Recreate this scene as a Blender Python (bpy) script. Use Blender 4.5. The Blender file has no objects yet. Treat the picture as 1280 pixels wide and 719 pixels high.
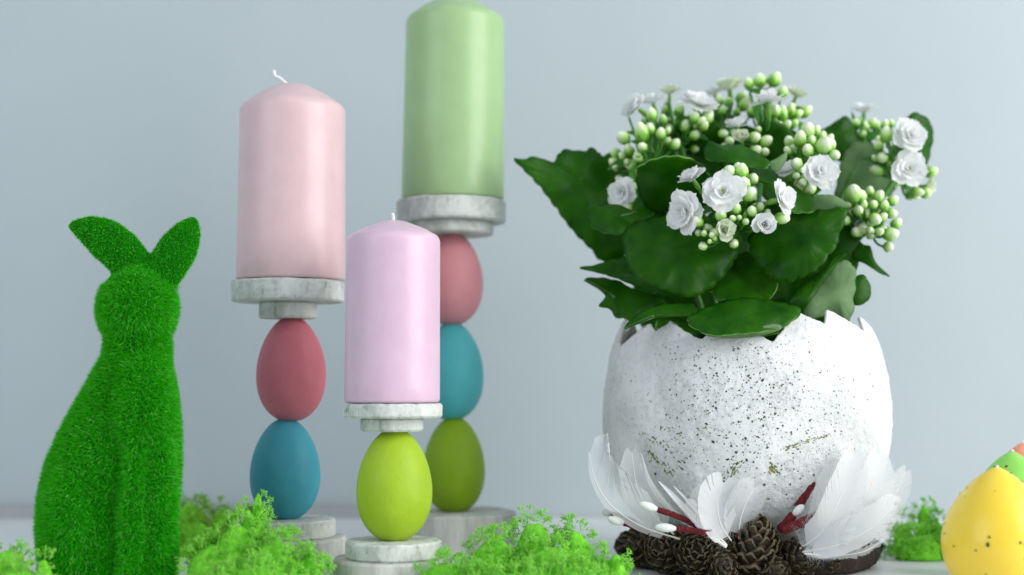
import bpy, bmesh, math, random
import numpy as np
from mathutils import Vector, Matrix, noise, Euler

random.seed(7); RNG = np.random.default_rng(7)
PI = math.pi
scene = bpy.context.scene
COL = scene.collection

# ------------------------------------------------------------------ camera
F = 1280 * 50 / 36.0                       # focal length in photo pixels
CAM = Vector((0, -0.85, 0.12))
TH = math.atan((478 - 359.5) / F)
FWD = Vector((0, math.cos(TH), math.sin(TH))); UP = Vector((0, -math.sin(TH), math.cos(TH)))
cam = bpy.data.objects.new('camera', bpy.data.cameras.new('camera')); COL.objects.link(cam)
cam.location = CAM; cam.rotation_euler = (PI / 2 + TH, 0, 0)
cam.data.lens = 50; cam.data.sensor_width = 36; cam.data.clip_start = 0.02; cam.data.clip_end = 50
cam.data.dof.use_dof = True; cam.data.dof.focus_distance = 0.858; cam.data.dof.aperture_fstop = 3.6
scene.camera = cam

# ------------------------------------------------------------------ light
world = bpy.data.worlds.new('World'); scene.world = world; world.use_nodes = True
bg = world.node_tree.nodes['Background']
bg.inputs[0].default_value = (0.80, 0.91, 1.0, 1); bg.inputs[1].default_value = 0.52
def area(name, loc, target, sx, sy, power, color):
    l = bpy.data.lights.new(name, 'AREA'); l.shape = 'RECTANGLE'; l.size = sx; l.size_y = sy
    l.energy = power; l.color = color
    o = bpy.data.objects.new(name, l); COL.objects.link(o); o.location = loc
    o.rotation_euler = (Vector(target) - Vector(loc)).to_track_quat('-Z', 'Y').to_euler()
area('window_light', (1.70, -0.90, 0.80), (0.0, 0.05, 0.12), 1.5, 1.7, 52, (1.0, 0.985, 0.965))
area('left_fill_light', (-1.55, -1.35, 0.95), (0.0, 0.05, 0.15), 1.2, 1.5, 14, (0.90, 0.96, 1.0))  # added soft fill that brightens the left-hand sides, not an actual window
scene.view_settings.view_transform = 'Standard'; scene.view_settings.look = 'None'
scene.view_settings.exposure = 0; scene.view_settings.gamma = 1
scene.render.engine = 'CYCLES'
scene.cycles.max_bounces = 8

# ------------------------------------------------------------------ placing helpers
def P(x, y, D):                            # photo pixel + distance (cm) -> world point
    d = Vector(((x - 640) / F, 0, 0)) + UP * ((359.5 - y) / F) + FWD
    return CAM + d * (D / 100 / d.y)
def S(px, D): return px * D / 100 / F      # pixel length at a distance -> metres

WM = {}                                    # world matrices of everything made here
def put(o, M, parent=None):
    COL.objects.link(o) if o.name not in COL.objects else None
    if parent is not None:
        o.parent = parent; o.matrix_local = WM[parent.name].inverted() @ M
    else:
        o.matrix_world = M
    WM[o.name] = M
    return o
def link_mesh(name, me, M, parent=None):
    return put(bpy.data.objects.new(name, me), M, parent)
def mk(name, V, Fc, mat, parent=None, origin=None, smooth=True, sharp=None, mats=None, fmat=None):
    """mesh from world-space verts"""
    V = np.asarray(V, float)
    if origin is None: origin = V.mean(axis=0) * [1, 1, 0] + [0, 0, V[:, 2].min()]
    origin = np.asarray(origin, float)
    me = bpy.data.meshes.new(name)
    me.from_pydata((V - origin).tolist(), [], Fc)
    for m in (mats or [mat]): me.materials.append(m)
    if fmat is not None: me.polygons.foreach_set('material_index', fmat)
    if smooth: me.polygons.foreach_set('use_smooth', [True] * len(me.polygons))
    me.update()
    if sharp: me.set_sharp_from_angle(angle=math.radians(sharp))
    return link_mesh(name, me, Matrix.Translation(origin), parent)
def bigmesh(name, V, tris, mat):
    """fast triangle mesh from numpy arrays"""
    me = bpy.data.meshes.new(name)
    n, t = len(V), len(tris)
    me.vertices.add(n); me.vertices.foreach_set('co', np.ascontiguousarray(V, dtype=np.float32).ravel())
    me.loops.add(3 * t); me.loops.foreach_set('vertex_index', np.ascontiguousarray(tris, dtype=np.int32).ravel())
    me.polygons.add(t); me.polygons.foreach_set('loop_start', np.arange(0, 3 * t, 3, dtype=np.int32))
    me.polygons.foreach_set('use_smooth', np.ones(t, dtype=bool))
    me.materials.append(mat); me.update(calc_edges=True); me.validate()
    return me
def thing(name, loc, label, cat, group=None):
    o = bpy.data.objects.new(name, None); o.empty_display_size = 0.02
    put(o, Matrix.Translation(loc)); return tag(o, label, cat, group)
def tag(o, label, cat, group=None):
    o['label'] = label; o['category'] = cat
    if group: o['group'] = group
    return o

# ------------------------------------------------------------------ shape helpers
def lathe(prof, n=64, cx=0, cy=0, wob=None, lean=(0, 0), z0=None):
    """prof: list of (r, z). closed at r == 0 ends"""
    V = []; Fc = []; rows = []
    zb = prof[0][1] if z0 is None else z0
    for (r, z) in prof:
        ox = cx + lean[0] * (z - zb); oy = cy + lean[1] * (z - zb)
        if r < 1e-7:
            rows.append([len(V)]); V.append((ox, oy, z))
        else:
            row = []
            for k in range(n):
                a = 2 * PI * k / n
                rr = r * (wob(a, z) if wob else 1)
                row.append(len(V)); V.append((ox + rr * math.cos(a), oy + rr * math.sin(a), z))
            rows.append(row)
    for A, B in zip(rows[:-1], rows[1:]):
        if len(A) == 1 and len(B) == 1: continue
        for k in range(n):
            k2 = (k + 1) % n
            if len(A) == 1: Fc.append((A[0], B[k2], B[k]))
            elif len(B) == 1: Fc.append((A[k], A[k2], B[0]))
            else: Fc.append((A[k], A[k2], B[k2], B[k]))
    return V, Fc
def tube(pts, rad, n=6, V=None, Fc=None, cap=True):
    V = [] if V is None else V; Fc = [] if Fc is None else Fc
    pts = [Vector(p) for p in pts]
    if not hasattr(rad, '__len__'): rad = [rad] * len(pts)
    ref = None; rows = []
    for i, p in enumerate(pts):
        t = (pts[min(i + 1, len(pts) - 1)] - pts[max(i - 1, 0)]).normalized()
        if ref is None: ref = t.orthogonal().normalized()
        ref = (ref - t * ref.dot(t)).normalized(); b = t.cross(ref)
        rows.append(range(len(V), len(V) + n))
        for k in range(n):
            a = 2 * PI * k / n; V.append(tuple(p + (ref * math.cos(a) + b * math.sin(a)) * rad[i]))
    for A, B in zip(rows[:-1], rows[1:]):
        for k in range(n): Fc.append((A[k], A[(k + 1) % n], B[(k + 1) % n], B[k]))
    if cap: Fc.append(tuple(reversed(rows[0]))); Fc.append(tuple(rows[-1]))
    return V, Fc
def curve_pts(ctrl, n=10):
    """Catmull-Rom through control points"""
    c = [Vector(p) for p in ctrl]; c = [c[0] * 2 - c[1]] + c + [c[-1] * 2 - c[-2]]
    out = []
    for i in range(1, len(c) - 2):
        for k in range(n):
            t = k / n
            out.append(0.5 * ((2 * c[i]) + (c[i + 1] - c[i - 1]) * t + (2 * c[i - 1] - 5 * c[i] + 4 * c[i + 1] - c[i + 2]) * t * t + (-c[i - 1] + 3 * c[i] - 3 * c[i + 1] + c[i + 2]) * t ** 3))
    out.append(c[-2]); return out
def frame(axis, hint=(0, 0, 1), roll=0.0):
    """rotation matrix whose Z is axis"""
    z = Vector(axis).normalized(); h = Vector(hint)
    if abs(z.dot(h.normalized())) > 0.98: h = Vector((0, 1, 0))
    x = h.cross(z).normalized(); y = z.cross(x)
    M = Matrix((x, y, z)).transposed().to_4x4()
    return M @ Matrix.Rotation(roll, 4, 'Z')

# ------------------------------------------------------------------ materials
def nodes(name):
    m = bpy.data.materials.new(name); m.use_nodes = True
    nt = m.node_tree; b = nt.nodes['Principled BSDF']
    return m, nt, b
def N(nt, typ, **kw):
    n = nt.nodes.new(typ)
    for k, v in kw.items():
        if isinstance(v, (int, float, str, bool)) and hasattr(n, k): setattr(n, k, v)
        else: n.inputs[k].default_value = v
    return n
def ramp(nt, stops):
    r = nt.nodes.new('ShaderNodeValToRGB'); e = r.color_ramp.elements
    while len(e) < len(stops): e.new(0.5)
    for el, (p, c) in zip(e, stops): el.position = p; el.color = (*c, 1)
    return r
def coords(nt, scale=(1, 1, 1)):
    tc = nt.nodes.new('ShaderNodeTexCoord'); mp = nt.nodes.new('ShaderNodeMapping')
    mp.inputs['Scale'].default_value = scale
    nt.links.new(tc.outputs['Object'], mp.inputs['Vector']); return mp.outputs[0]
def noise_mat(name, c1, c2, scale=100, rough=0.6, bump=0.0, bscale=None, stretch=(1, 1, 1), sss=0, sssr=(1, .6, .5), ssscale=0.004, spec=0.5, detail=6, trans=0.0, tcol=None, lo=0.35, hi=0.65, dist=0.001):
    m, nt, b = nodes(name)
    v = coords(nt, stretch)
    n = N(nt, 'ShaderNodeTexNoise', Scale=scale, Detail=detail, Roughness=0.6); nt.links.new(v, n.inputs['Vector'])
    r = ramp(nt, [(lo, c1), (hi, c2)]); nt.links.new(n.outputs['Fac'], r.inputs[0])
    nt.links.new(r.outputs[0], b.inputs['Base Color'])
    b.inputs['Roughness'].default_value = rough
    b.inputs['Specular IOR Level'].default_value = spec
    if sss:
        b.inputs['Subsurface Weight'].default_value = sss
        b.inputs['Subsurface Radius'].default_value = sssr
        b.inputs['Subsurface Scale'].default_value = ssscale
    if bump:
        n2 = N(nt, 'ShaderNodeTexNoise', Scale=bscale or scale, Detail=8, Roughness=0.65); nt.links.new(v, n2.inputs['Vector'])
        bp = N(nt, 'ShaderNodeBump', Strength=bump, Distance=dist); nt.links.new(n2.outputs['Fac'], bp.inputs['Height'])
        nt.links.new(bp.outputs[0], b.inputs['Normal'])
    if trans:
        t = nt.nodes.new('ShaderNodeBsdfTranslucent')
        if tcol: t.inputs[0].default_value = (*tcol, 1)
        else: nt.links.new(r.outputs[0], t.inputs[0])
        mx = N(nt, 'ShaderNodeMixShader'); mx.inputs[0].default_value = trans
        nt.links.new(b.outputs[0], mx.inputs[1]); nt.links.new(t.outputs[0], mx.inputs[2])
        nt.links.new(mx.outputs[0], nt.nodes['Material Output'].inputs['Surface'])
    return m
def island_mat(name, stops, rough=0.6, trans=0.3, tcol=(0.2, 0.7, 0.03), spec=0.3):
    m, nt, b = nodes(name)
    g = nt.nodes.new('ShaderNodeNewGeometry'); r = ramp(nt, stops)
    nt.links.new(g.outputs['Random Per Island'], r.inputs[0]); nt.links.new(r.outputs[0], b.inputs['Base Color'])
    b.inputs['Roughness'].default_value = rough; b.inputs['Specular IOR Level'].default_value = spec
    t = nt.nodes.new('ShaderNodeBsdfTranslucent'); t.inputs[0].default_value = (*tcol, 1)
    mx = N(nt, 'ShaderNodeMixShader'); mx.inputs[0].default_value = trans
    nt.links.new(b.outputs[0], mx.inputs[1]); nt.links.new(t.outputs[0], mx.inputs[2])
    nt.links.new(mx.outputs[0], nt.nodes['Material Output'].inputs['Surface'])
    return m
def wax(name, c, c2, rough=0.33):
    return noise_mat(name, c, c2, scale=60, rough=rough, bump=0.20, bscale=34, sss=0.35, sssr=(1.0, 0.7, 0.6), ssscale=0.006, spec=0.42)

M_wall = noise_mat('wall_paint', (0.415, 0.475, 0.50), (0.445, 0.505, 0.53), scale=4, rough=0.8, bump=0.3, bscale=160, lo=.3, hi=.7)
M_table = noise_mat('table_paint', (0.72, 0.735, 0.75), (0.78, 0.79, 0.80), scale=14, rough=0.38, bump=0.08, bscale=90)
M_pink_wax = wax('pink_wax', (0.65, 0.465, 0.485), (0.69, 0.50, 0.52))
M_lilac_wax = wax('lilac_wax', (0.66, 0.465, 0.59), (0.70, 0.50, 0.63))
M_green_wax = wax('green_wax', (0.335, 0.50, 0.245), (0.36, 0.53, 0.265))
M_yellow_wax = wax('yellow_wax', (0.92, 0.65, 0.05), (0.94, 0.69, 0.08))
M_lime_wax = wax('lime_wax', (0.25, 0.62, 0.10), (0.30, 0.66, 0.13))
M_orange_wax = wax('orange_wax', (0.82, 0.30, 0.18), (0.84, 0.34, 0.22))
M_wick = noise_mat('wick_cotton', (0.75, 0.76, 0.76), (0.85, 0.85, 0.84), scale=900, rough=0.9, bump=0.5)
def eggpaint(name, c, c2): return noise_mat(name, c, c2, scale=40, rough=0.55, bump=0.5, bscale=48, spec=0.4, dist=0.002)
M_egg_red = eggpaint('rose_egg_paint', (0.56, 0.14, 0.18), (0.61, 0.17, 0.21))
M_egg_blue = eggpaint('blue_egg_paint', (0.045, 0.30, 0.40), (0.06, 0.36, 0.46))
M_egg_lime = eggpaint('lime_egg_paint', (0.31, 0.47, 0.012), (0.37, 0.53, 0.02))
M_egg_olive = eggpaint('olive_egg_paint', (0.21, 0.36, 0.002), (0.25, 0.41, 0.004))
M_egg_pink = eggpaint('pink_egg_paint', (0.62, 0.24, 0.27), (0.66, 0.27, 0.30))
M_egg_teal = eggpaint('teal_egg_paint', (0.065, 0.40, 0.44), (0.08, 0.45, 0.49))

def wood_mat():
    m, nt, b = nodes('whitewashed_wood')
    v = coords(nt, (1, 1, 0.22)); v2 = coords(nt, (1, 1, 1))
    n = N(nt, 'ShaderNodeTexNoise', Scale=420.0, Detail=8.0, Roughness=0.7); nt.links.new(v, n.inputs['Vector'])
    n2 = N(nt, 'ShaderNodeTexNoise', Scale=110.0, Detail=5.0, Roughness=0.6); nt.links.new(v2, n2.inputs['Vector'])
    mul = N(nt, 'ShaderNodeMath', operation='MULTIPLY'); nt.links.new(n.outputs['Fac'], mul.inputs[0]); nt.links.new(n2.outputs['Fac'], mul.inputs[1])
    r = ramp(nt, [(0.10, (0.18, 0.20, 0.18)), (0.15, (0.42, 0.45, 0.42)), (0.195, (0.63, 0.655, 0.62)), (0.36, (0.72, 0.735, 0.71))])
    nt.links.new(mul.outputs[0], r.inputs[0])
    n4 = N(nt, 'ShaderNodeTexNoise', Scale=75.0, Detail=7.0, Roughness=0.75); nt.links.new(v2, n4.inputs['Vector'])
    r4 = ramp(nt, [(0.40, (0.70, 0.72, 0.70)), (0.56, (1, 1, 1))]); nt.links.new(n4.outputs['Fac'], r4.inputs[0])
    mm = nt.nodes.new('ShaderNodeMix'); mm.data_type = 'RGBA'; mm.blend_type = 'MULTIPLY'; mm.inputs[0].default_value = 1
    nt.links.new(r.outputs[0], mm.inputs[6]); nt.links.new(r4.outputs[0], mm.inputs[7]); nt.links.new(mm.outputs[2], b.inputs['Base Color'])
    b.inputs['Roughness'].default_value = 0.8
    bp = N(nt, 'ShaderNodeBump', Strength=0.6, Distance=0.0012); nt.links.new(mul.outputs[0], bp.inputs['Height'])
    nt.links.new(bp.outputs[0], b.inputs['Normal']); return m
M_wood = wood_mat()
M_slab = noise_mat('pale_log_wood', (0.42, 0.41, 0.38), (0.66, 0.66, 0.62), scale=90, rough=0.85, bump=0.6, bscale=300, stretch=(1, 1, 0.2))
M_fur = island_mat('grass_flock', [(0, (0.002, 0.17, 0.001)), (0.5, (0.012, 0.46, 0.001)), (0.85, (0.06, 0.76, 0.005)), (1, (0.45, 0.85, 0.30))], trans=0.42, tcol=(0.12, 0.82, 0.002))
M_flockbase = noise_mat('flock_base', (0.002, 0.10, 0.001), (0.004, 0.16, 0.002), rough=0.95, spec=0.1)
M_moss = island_mat('reindeer_moss', [(0, (0.26, 0.80, 0.03)), (0.5, (0.42, 0.92, 0.10)), (1, (0.70, 0.97, 0.40))], trans=0.48, tcol=(0.50, 0.97, 0.12))
M_mosscore = noise_mat('moss_core', (0.12, 0.50, 0.01), (0.22, 0.70, 0.04), scale=300, rough=0.95, bump=1, bscale=500)
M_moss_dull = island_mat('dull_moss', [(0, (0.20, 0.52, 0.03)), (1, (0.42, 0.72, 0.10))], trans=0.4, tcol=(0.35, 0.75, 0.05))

# ================================================================== setting
w = mk('wall', [(-4, .43, -.6), (4, .43, -.6), (4, .43, 2.6), (-4, .43, 2.6)], [(0, 1, 2, 3)], M_wall, smooth=False, origin=(0, .43, 0)); w['kind'] = 'structure'
def box(x0, x1, y0, y1, z0, z1):
    V = [(x, y, z) for z in (z0, z1) for y in (y0, y1) for x in (x0, x1)]
    return V, [(0, 2, 3, 1), (4, 5, 7, 6), (0, 1, 5, 4), (2, 6, 7, 3), (0, 4, 6, 2), (1, 3, 7, 5)]
V, Fc = box(-1.3, 1.3, -0.42, 0.427, -0.03, 0)
t = mk('tabletop', V, Fc, M_table, smooth=False, origin=(0, 0, 0)); t['kind'] = 'structure'

V, Fc = box(-1.3, P(585, 640, 128).x, 0.419, 0.4285, 0.0003, 0.0105)  # thin grey strip along the wall foot, ending behind the far eggs
t = mk('wall_foot_strip', V, Fc, noise_mat('grey_strip', (0.34, 0.36, 0.37), (0.38, 0.40, 0.41), scale=40, rough=.8), smooth=False); t['kind'] = 'structure'

# ================================================================== candle holders
def egg_prof(zb, zt, r, k=0.13, n=36, flat=0.03):
    h = zt - zb; c = (zb + zt) / 2; out = []
    for i in range(n + 1):
        a = -PI / 2 + PI * i / n
        s = math.sin(a)
        z = c + h / 2 * s * (1 + flat)
        z = min(max(z, zb), zt)
        rr = r * math.cos(a) * (1 - k * s) * 0.995
        out.append((max(rr, 0) if 0 < i < n else 0, z))
    return out
def wobble(seed, amt, freq=2.0, facets=0):
    def f(a, z):
        v = 1 + amt * noise.noise(Vector((math.cos(a) * freq + seed * 7.3, math.sin(a) * freq, z * 20 + seed)))
        v += amt * 0.35 * noise.noise(Vector((math.cos(a) * freq * 6 + seed, math.sin(a) * freq * 6, z * 90)))
        if facets:
            d = PI / facets; q = ((a + seed) % (2 * d)) - d
            v *= 0.35 + 0.65 * math.cos(d * .5) / math.cos(q) if False else (1 - 0.6 * (1 - math.cos(d) / math.cos(q)) * -1) * (math.cos(d) ** 0.6)
        return v
    return f
def disc(name, parent, x, D, y0, y1, wpx, seed, mat=None, facets=0, amt=0.02, label=None, z0=None, lean=(0, 0)):
    """slice of wood: y0 top, y1 bottom in photo pixels at distance D"""
    c = P(x, y0, D); zt = c.z; zb = P(x, y1, D).z if z0 is None else z0
    r = S(wpx / 2, D); b = min(0.0012, (zt - zb) * 0.15)
    prof = [(0, zb), (r * .5, zb), (r - b, zb), (r, zb + b)] + [(r, zb + b + (zt - zb - 2 * b) * i / 4) for i in range(1, 4)] + [(r, zt - b), (r - b, zt), (r * .5, zt), (0, zt)]
    V, Fc = lathe(prof, 96, c.x, c.y, wobble(seed, amt, 2.0, facets), lean)
    V = [(v[0], v[1], v[2] + (0.00035 * noise.noise(Vector(v) * 180) if zb + 1e-5 < v[2] else 0)) for v in V]
    o = mk(name, V, Fc, mat or M_wood, parent, sharp=38)
    if label: o['label'] = label
    return o
def egg(parent, x, D, y0, y1, wpx, mat, label, seed):
    c = P(x, (y0 + y1) / 2, D); zt = P(x, y0, D).z; zb = P(x, y1, D).z
    V, Fc = lathe(egg_prof(zb, zt, S(wpx / 2, D)), 64, c.x, c.y, wobble(seed, 0.008, 1.6))
    o = mk('egg', V, Fc, mat, parent); o['label'] = label; return o
def holder(label, x, D, parts):
    h = thing('candle_holder', (P(x, 478, D).x, P(x, 478, D).y, 0), label, 'candle holder', 'egg candle holders')
    for p in parts: p(h)
    return h
def candle(label, x0, x1, D, yb, ysh, yt, w0, w1, mat, wick, tip=18):
    """x0: centre at base, x1: centre at shoulder"""
    a = P(x0, yb, D); zs = P(x0, ysh, D).z; zt = P(x0, yt, D).z; r0 = S(w0 / 2, D); r1 = S(w1 / 2, D)
    lean = ((P(x1, ysh, D).x - a.x) / (zs - a.z), 0)
    zb = a.z + 0.0004
    prof = [(0, zb), (r0 * .6, zb), (r0 - .0018, zb), (r0 - .0005, zb + .0006), (r0, zb + .002)]
    for i in range(1, 13):
        t = i / 12; prof.append((r0 + (r1 - r0) * t, zb + .002 + (zs - .004 - zb - .002) * t))
    rt = S(tip, D); hh = zt - zs
    sr = r1 * .23                                          # rounded shoulder, then a shallow cone
    for k in range(1, 7):
        q = k / 6 * 1.15; prof.append((r1 - sr + sr * math.cos(q), zs - .004 + sr * math.sin(q) * .9))
    rs0, zs0 = prof[-1]
    for t in (.25, .5, .75, 1.0): prof.append((rs0 + (rt - rs0) * t, zs0 + (zt - hh * .04 - zs0) * (t ** .80)))
    prof += [(rt * .75, zt - hh * .01), (rt * .35, zt), (0, zt - 0.0003)]
    c = thing('pillar_candle', (a.x, a.y, zb), label, 'candle', 'pillar candles')
    V, Fc = lathe(prof, 96, a.x, a.y, wobble(x0, 0.004, 1.2), lean)
    mk('wax_body', V, Fc, mat, c, sharp=50)
    V, Fc = tube(curve_pts([P(*q) for q in wick], 5), 0.0011, 8)
    mk('wick', V, Fc, M_wick, c)

# rose + blue stack
D = 92
holder('whitewashed wood candle holder of a rose egg on a blue egg', 358, D, [
    lambda h: disc('log_slab', h, 362, D, 671, 0, 142, 1, M_slab, z0=0, amt=.05),
    lambda h: disc('wood_disc', h, 360, D, 648, 671, 116, 2, amt=.03),
    lambda h: egg(h, 356.5, D, 524, 650, 87, M_egg_blue, 'blue painted egg', 3),
    lambda h: egg(h, 364, D, 397, 526, 86, M_egg_red, 'rose red painted egg', 4),
    lambda h: disc('wood_disc', h, 360, D, 378, 398.5, 72, 5),
    lambda h: disc('candle_plate', h, 360, D, 352, 378, 142, 6, facets=9, amt=.012)])
candle('pale pink pillar candle with a curled white wick', 363.5, 366, D, 352, 134, 106, 136, 132, M_pink_wax, [(365, 109, D), (357, 104, D), (350, 98, D), (344, 95, D), (342, 88, D)])
# near lime stack
D = 85
holder('low whitewashed wood candle holder with a single bright lime egg', 490, D, [
    lambda h: disc('log_slab', h, 490, D, 697, 0, 147, 11, M_slab, z0=0, amt=.03),
    lambda h: disc('wood_disc', h, 492, D, 675, 697, 119, 12, amt=.02),
    lambda h: egg(h, 493, D, 537, 676, 94, M_egg_lime, 'bright lime painted egg', 13),
    lambda h: disc('wood_disc', h, 490, D, 522, 539, 78, 14, amt=.015),
    lambda h: disc('candle_plate', h, 491, D, 504, 522, 123, 15, amt=.012)])
candle('short lilac pillar candle with a tiny wick stub', 490, 492, D, 504, 295, 276, 119, 117, M_lilac_wax, [(491, 278, D), (491.5, 272, D), (490, 267, D)], tip=14)
# far tall stack
D = 102
holder('tall candle holder stacked from a pink, a teal and an olive egg', 566, D, [
    lambda h: disc('log_slab', h, 566, D, 639, 0, 158, 21, M_slab, z0=0, amt=.05),
    lambda h: egg(h, 567.5, D, 522, 641, 77, M_egg_olive, 'olive green painted egg', 22),
    lambda h: egg(h, 565, D, 404, 524, 79, M_egg_teal, 'teal painted egg', 23),
    lambda h: egg(h, 564, D, 291, 406, 80, M_egg_pink, 'dusty pink painted egg', 24),
    lambda h: disc('wood_disc', h, 564, D, 279, 294, 106, 25),
    lambda h: disc('candle_plate', h, 564, D, 252, 279, 138, 26, amt=.015)])
candle('tall light green pillar candle, highest of the three', 566, 569, D, 252, 24, -3, 129, 124, M_green_wax, [(569, -1, D), (570, -8, D), (574, -16, D)])

# ================================================================== grass bunny
D = 84
def ellip(bm, c, rx, ry, rz, rot=None):
    M = Matrix.Translation(c) @ (rot or Matrix.Identity(4)) @ Matrix.Diagonal((rx, ry, rz, 1))
    bmesh.ops.create_icosphere(bm, subdivisions=4, radius=1, matrix=M)
def bunny():
    bm = bmesh.new(); s = S(1, D)
    rows = [(432, 137, 208), (460, 122, 213), (500, 100, 219), (540, 78, 223), (580, 61, 223), (620, 52, 220), (660, 50, 216), (700, 53, 214), (725, 57, 215), (733.5, 62, 212)]
    dep = [0.80, .80, .78, .74, .72, .72, .74, .76, .78, .78]
    rings = []
    for (y, xl, xr), dp in zip(rows, dep):
        c = P((xl + xr) / 2, y, D); rx = s * (xr - xl) / 2; ry = rx * dp
        rings.append([bm.verts.new((c.x + rx * math.cos(2 * PI * k / 32), c.y + ry * math.sin(2 * PI * k / 32), c.z)) for k in range(32)])
    for A, B in zip(rings[:-1], rings[1:]):
        for k in range(32): bm.faces.new((A[k], B[k], B[(k + 1) % 32], A[(k + 1) % 32]))
    bm.faces.new(rings[0]); bm.faces.new(list(reversed(rings[-1])))
    ellip(bm, P(172, 386, D), 48 * s, 47 * s, 54 * s)                 # head
    ellip(bm, P(172, 438, D), 40 * s, 36 * s, 46 * s)                 # neck
    ellip(bm, P(178, 530, D - .9), 42 * s, 42 * s, 100 * s)           # chest
    ellip(bm, P(98, 655, D - 1.2), 45 * s, 50 * s, 84 * s)            # haunch
    for (x, dd) in ((169, 2.2), (199, 1.7)):                          # fore legs
        ellip(bm, P(x, 668, D - dd), 20 * s, 24 * s, 150 * s)
    # ears, flattened tapering lobes along bent midlines
    for ctrl, wid in (([(176, 352), (158, 322), (132, 299), (108, 287), (84, 281)], [22, 27, 27, 19, 5]), ([(196, 356), (207, 336), (223, 310), (236, 287), (245, 271)], [22, 26, 26, 18, 5])):
        pts = curve_pts([P(x, y, D) for x, y in ctrl], 6); n = len(pts); prev = None; rings = []
        for i, p in enumerate(pts):
            u = i / (n - 1); wv = np.interp(u * 4, range(5), wid) * s
            if i == n - 1: wv *= 0.5
            tg = (pts[min(i + 1, n - 1)] - pts[max(i - 1, 0)]).normalized(); sd = tg.cross(Vector((0, 1, 0))).normalized()
            rings.append([bm.verts.new(p + sd * wv * math.cos(2 * PI * k / 20) + Vector((0, 1, 0)) * wv * 0.42 * math.sin(2 * PI * k / 20)) for k in range(20)])
        for A, B in zip(rings[:-1], rings[1:]):
            for k in range(20): bm.faces.new((A[k], A[(k + 1) % 20], B[(k + 1) % 20], B[k]))
        bm.faces.new(list(reversed(rings[0]))); bm.faces.new(rings[-1])
    bmesh.ops.recalc_face_normals(bm, faces=bm.faces)
    me = bpy.data.meshes.new('tmp'); bm.to_mesh(me); bm.free()
    o = bpy.data.objects.new('tmp', me); COL.objects.link(o)
    r = o.modifiers.new('r', 'REMESH'); r.mode = 'VOXEL'; r.voxel_size = 0.0013
    sm = o.modifiers.new('s', 'SMOOTH'); sm.factor = 0.6; sm.iterations = 16
    dg = bpy.context.evaluated_depsgraph_get()
    out = bpy.data.meshes.new_from_object(o.evaluated_get(dg)); bpy.data.objects.remove(o)
    nv = len(out.vertices); V = np.zeros(nv * 3, np.float32); out.vertices.foreach_get('co', V); V = V.reshape(-1, 3)
    V[:, 2] = np.maximum(V[:, 2], 0.0005)
    out.calc_loop_triangles(); T = np.zeros(len(out.loop_triangles) * 3, np.int32); out.loop_triangles.foreach_get('vertices', T); T = T.reshape(-1, 3)
    base = Vector((P(140, 700, D).x, P(140, 700, D).y, 0))
    root = thing('grass_bunny', base, 'bright green grass-flocked sitting bunny figure with one ear drooping sideways', 'bunny figure')
    b0 = np.array(base)
    me = bigmesh('body', V - b0, T, M_flockbase)
    body = link_mesh('body', me, Matrix.Translation(base), root)
    # flock
    A, B, C = V[T[:, 0]], V[T[:, 1]], V[T[:, 2]]
    nrm = np.cross(B - A, C - A); ar = np.linalg.norm(nrm, axis=1) / 2; nrm /= np.maximum(np.linalg.norm(nrm, axis=1, keepdims=True), 1e-12)
    n = 170000; idx = RNG.choice(len(T), n, p=ar / ar.sum()); u, v = RNG.random(n), RNG.random(n); fl = u + v > 1; u[fl] = 1 - u[fl]; v[fl] = 1 - v[fl]
    p = A[idx] + (B - A)[idx] * u[:, None] + (C - A)[idx] * v[:, None]; nn = nrm[idx]
    d = nn + RNG.normal(0, .38, (n, 3)) + np.array([0, 0, -0.28]); d /= np.linalg.norm(d, axis=1, keepdims=True)
    L = (RNG.uniform(.0018, .0042, n) * np.where(p[:, 2] > .178, .42, 1.0))[:, None] * (1 + 0.25 * (RNG.random(n) > .95))[:, None]
    sd = np.cross(d, RNG.normal(size=(n, 3))); sd /= np.linalg.norm(sd, axis=1, keepdims=True); wd = RNG.uniform(.00012, .00022, n)[:, None]
    pts = np.stack([p - sd * wd, p + sd * wd, p + d * L], 1).reshape(-1, 3); pts[:, 2] = np.maximum(pts[:, 2], 0.0003)
    me = bigmesh('grass_flock', pts - b0, np.arange(3 * n).reshape(-1, 3), M_fur)
    me.polygons.foreach_set('use_smooth', np.zeros(n, bool))
    o = link_mesh('grass_flock', me, Matrix.Translation(base), root); o['kind'] = 'stuff'
bunny()

# ================================================================== egg planter
PD = 96; PX = 931
PC = P(PX, 510, PD); PCX, PCY = PC.x, PC.y
def PZ(y): return P(PX, y, PD).z
prof_y = [(385, 140), (400, 150), (420, 158.5), (440, 166), (475, 173.5), (510, 176.5), (550, 175), (590, 167), (630, 149), (655, 124), (675, 88), (686, 45), (689, 0)]
pr = curve_pts([(S(wv, PD), 0, PZ(y)) for y, wv in reversed(prof_y)], 8)
PRZ = np.array([p.z for p in pr]); PRR = np.array([max(p.x, 0) for p in pr]); PRZ = np.maximum.accumulate(PRZ)
ZB = PRZ[0]
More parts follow.
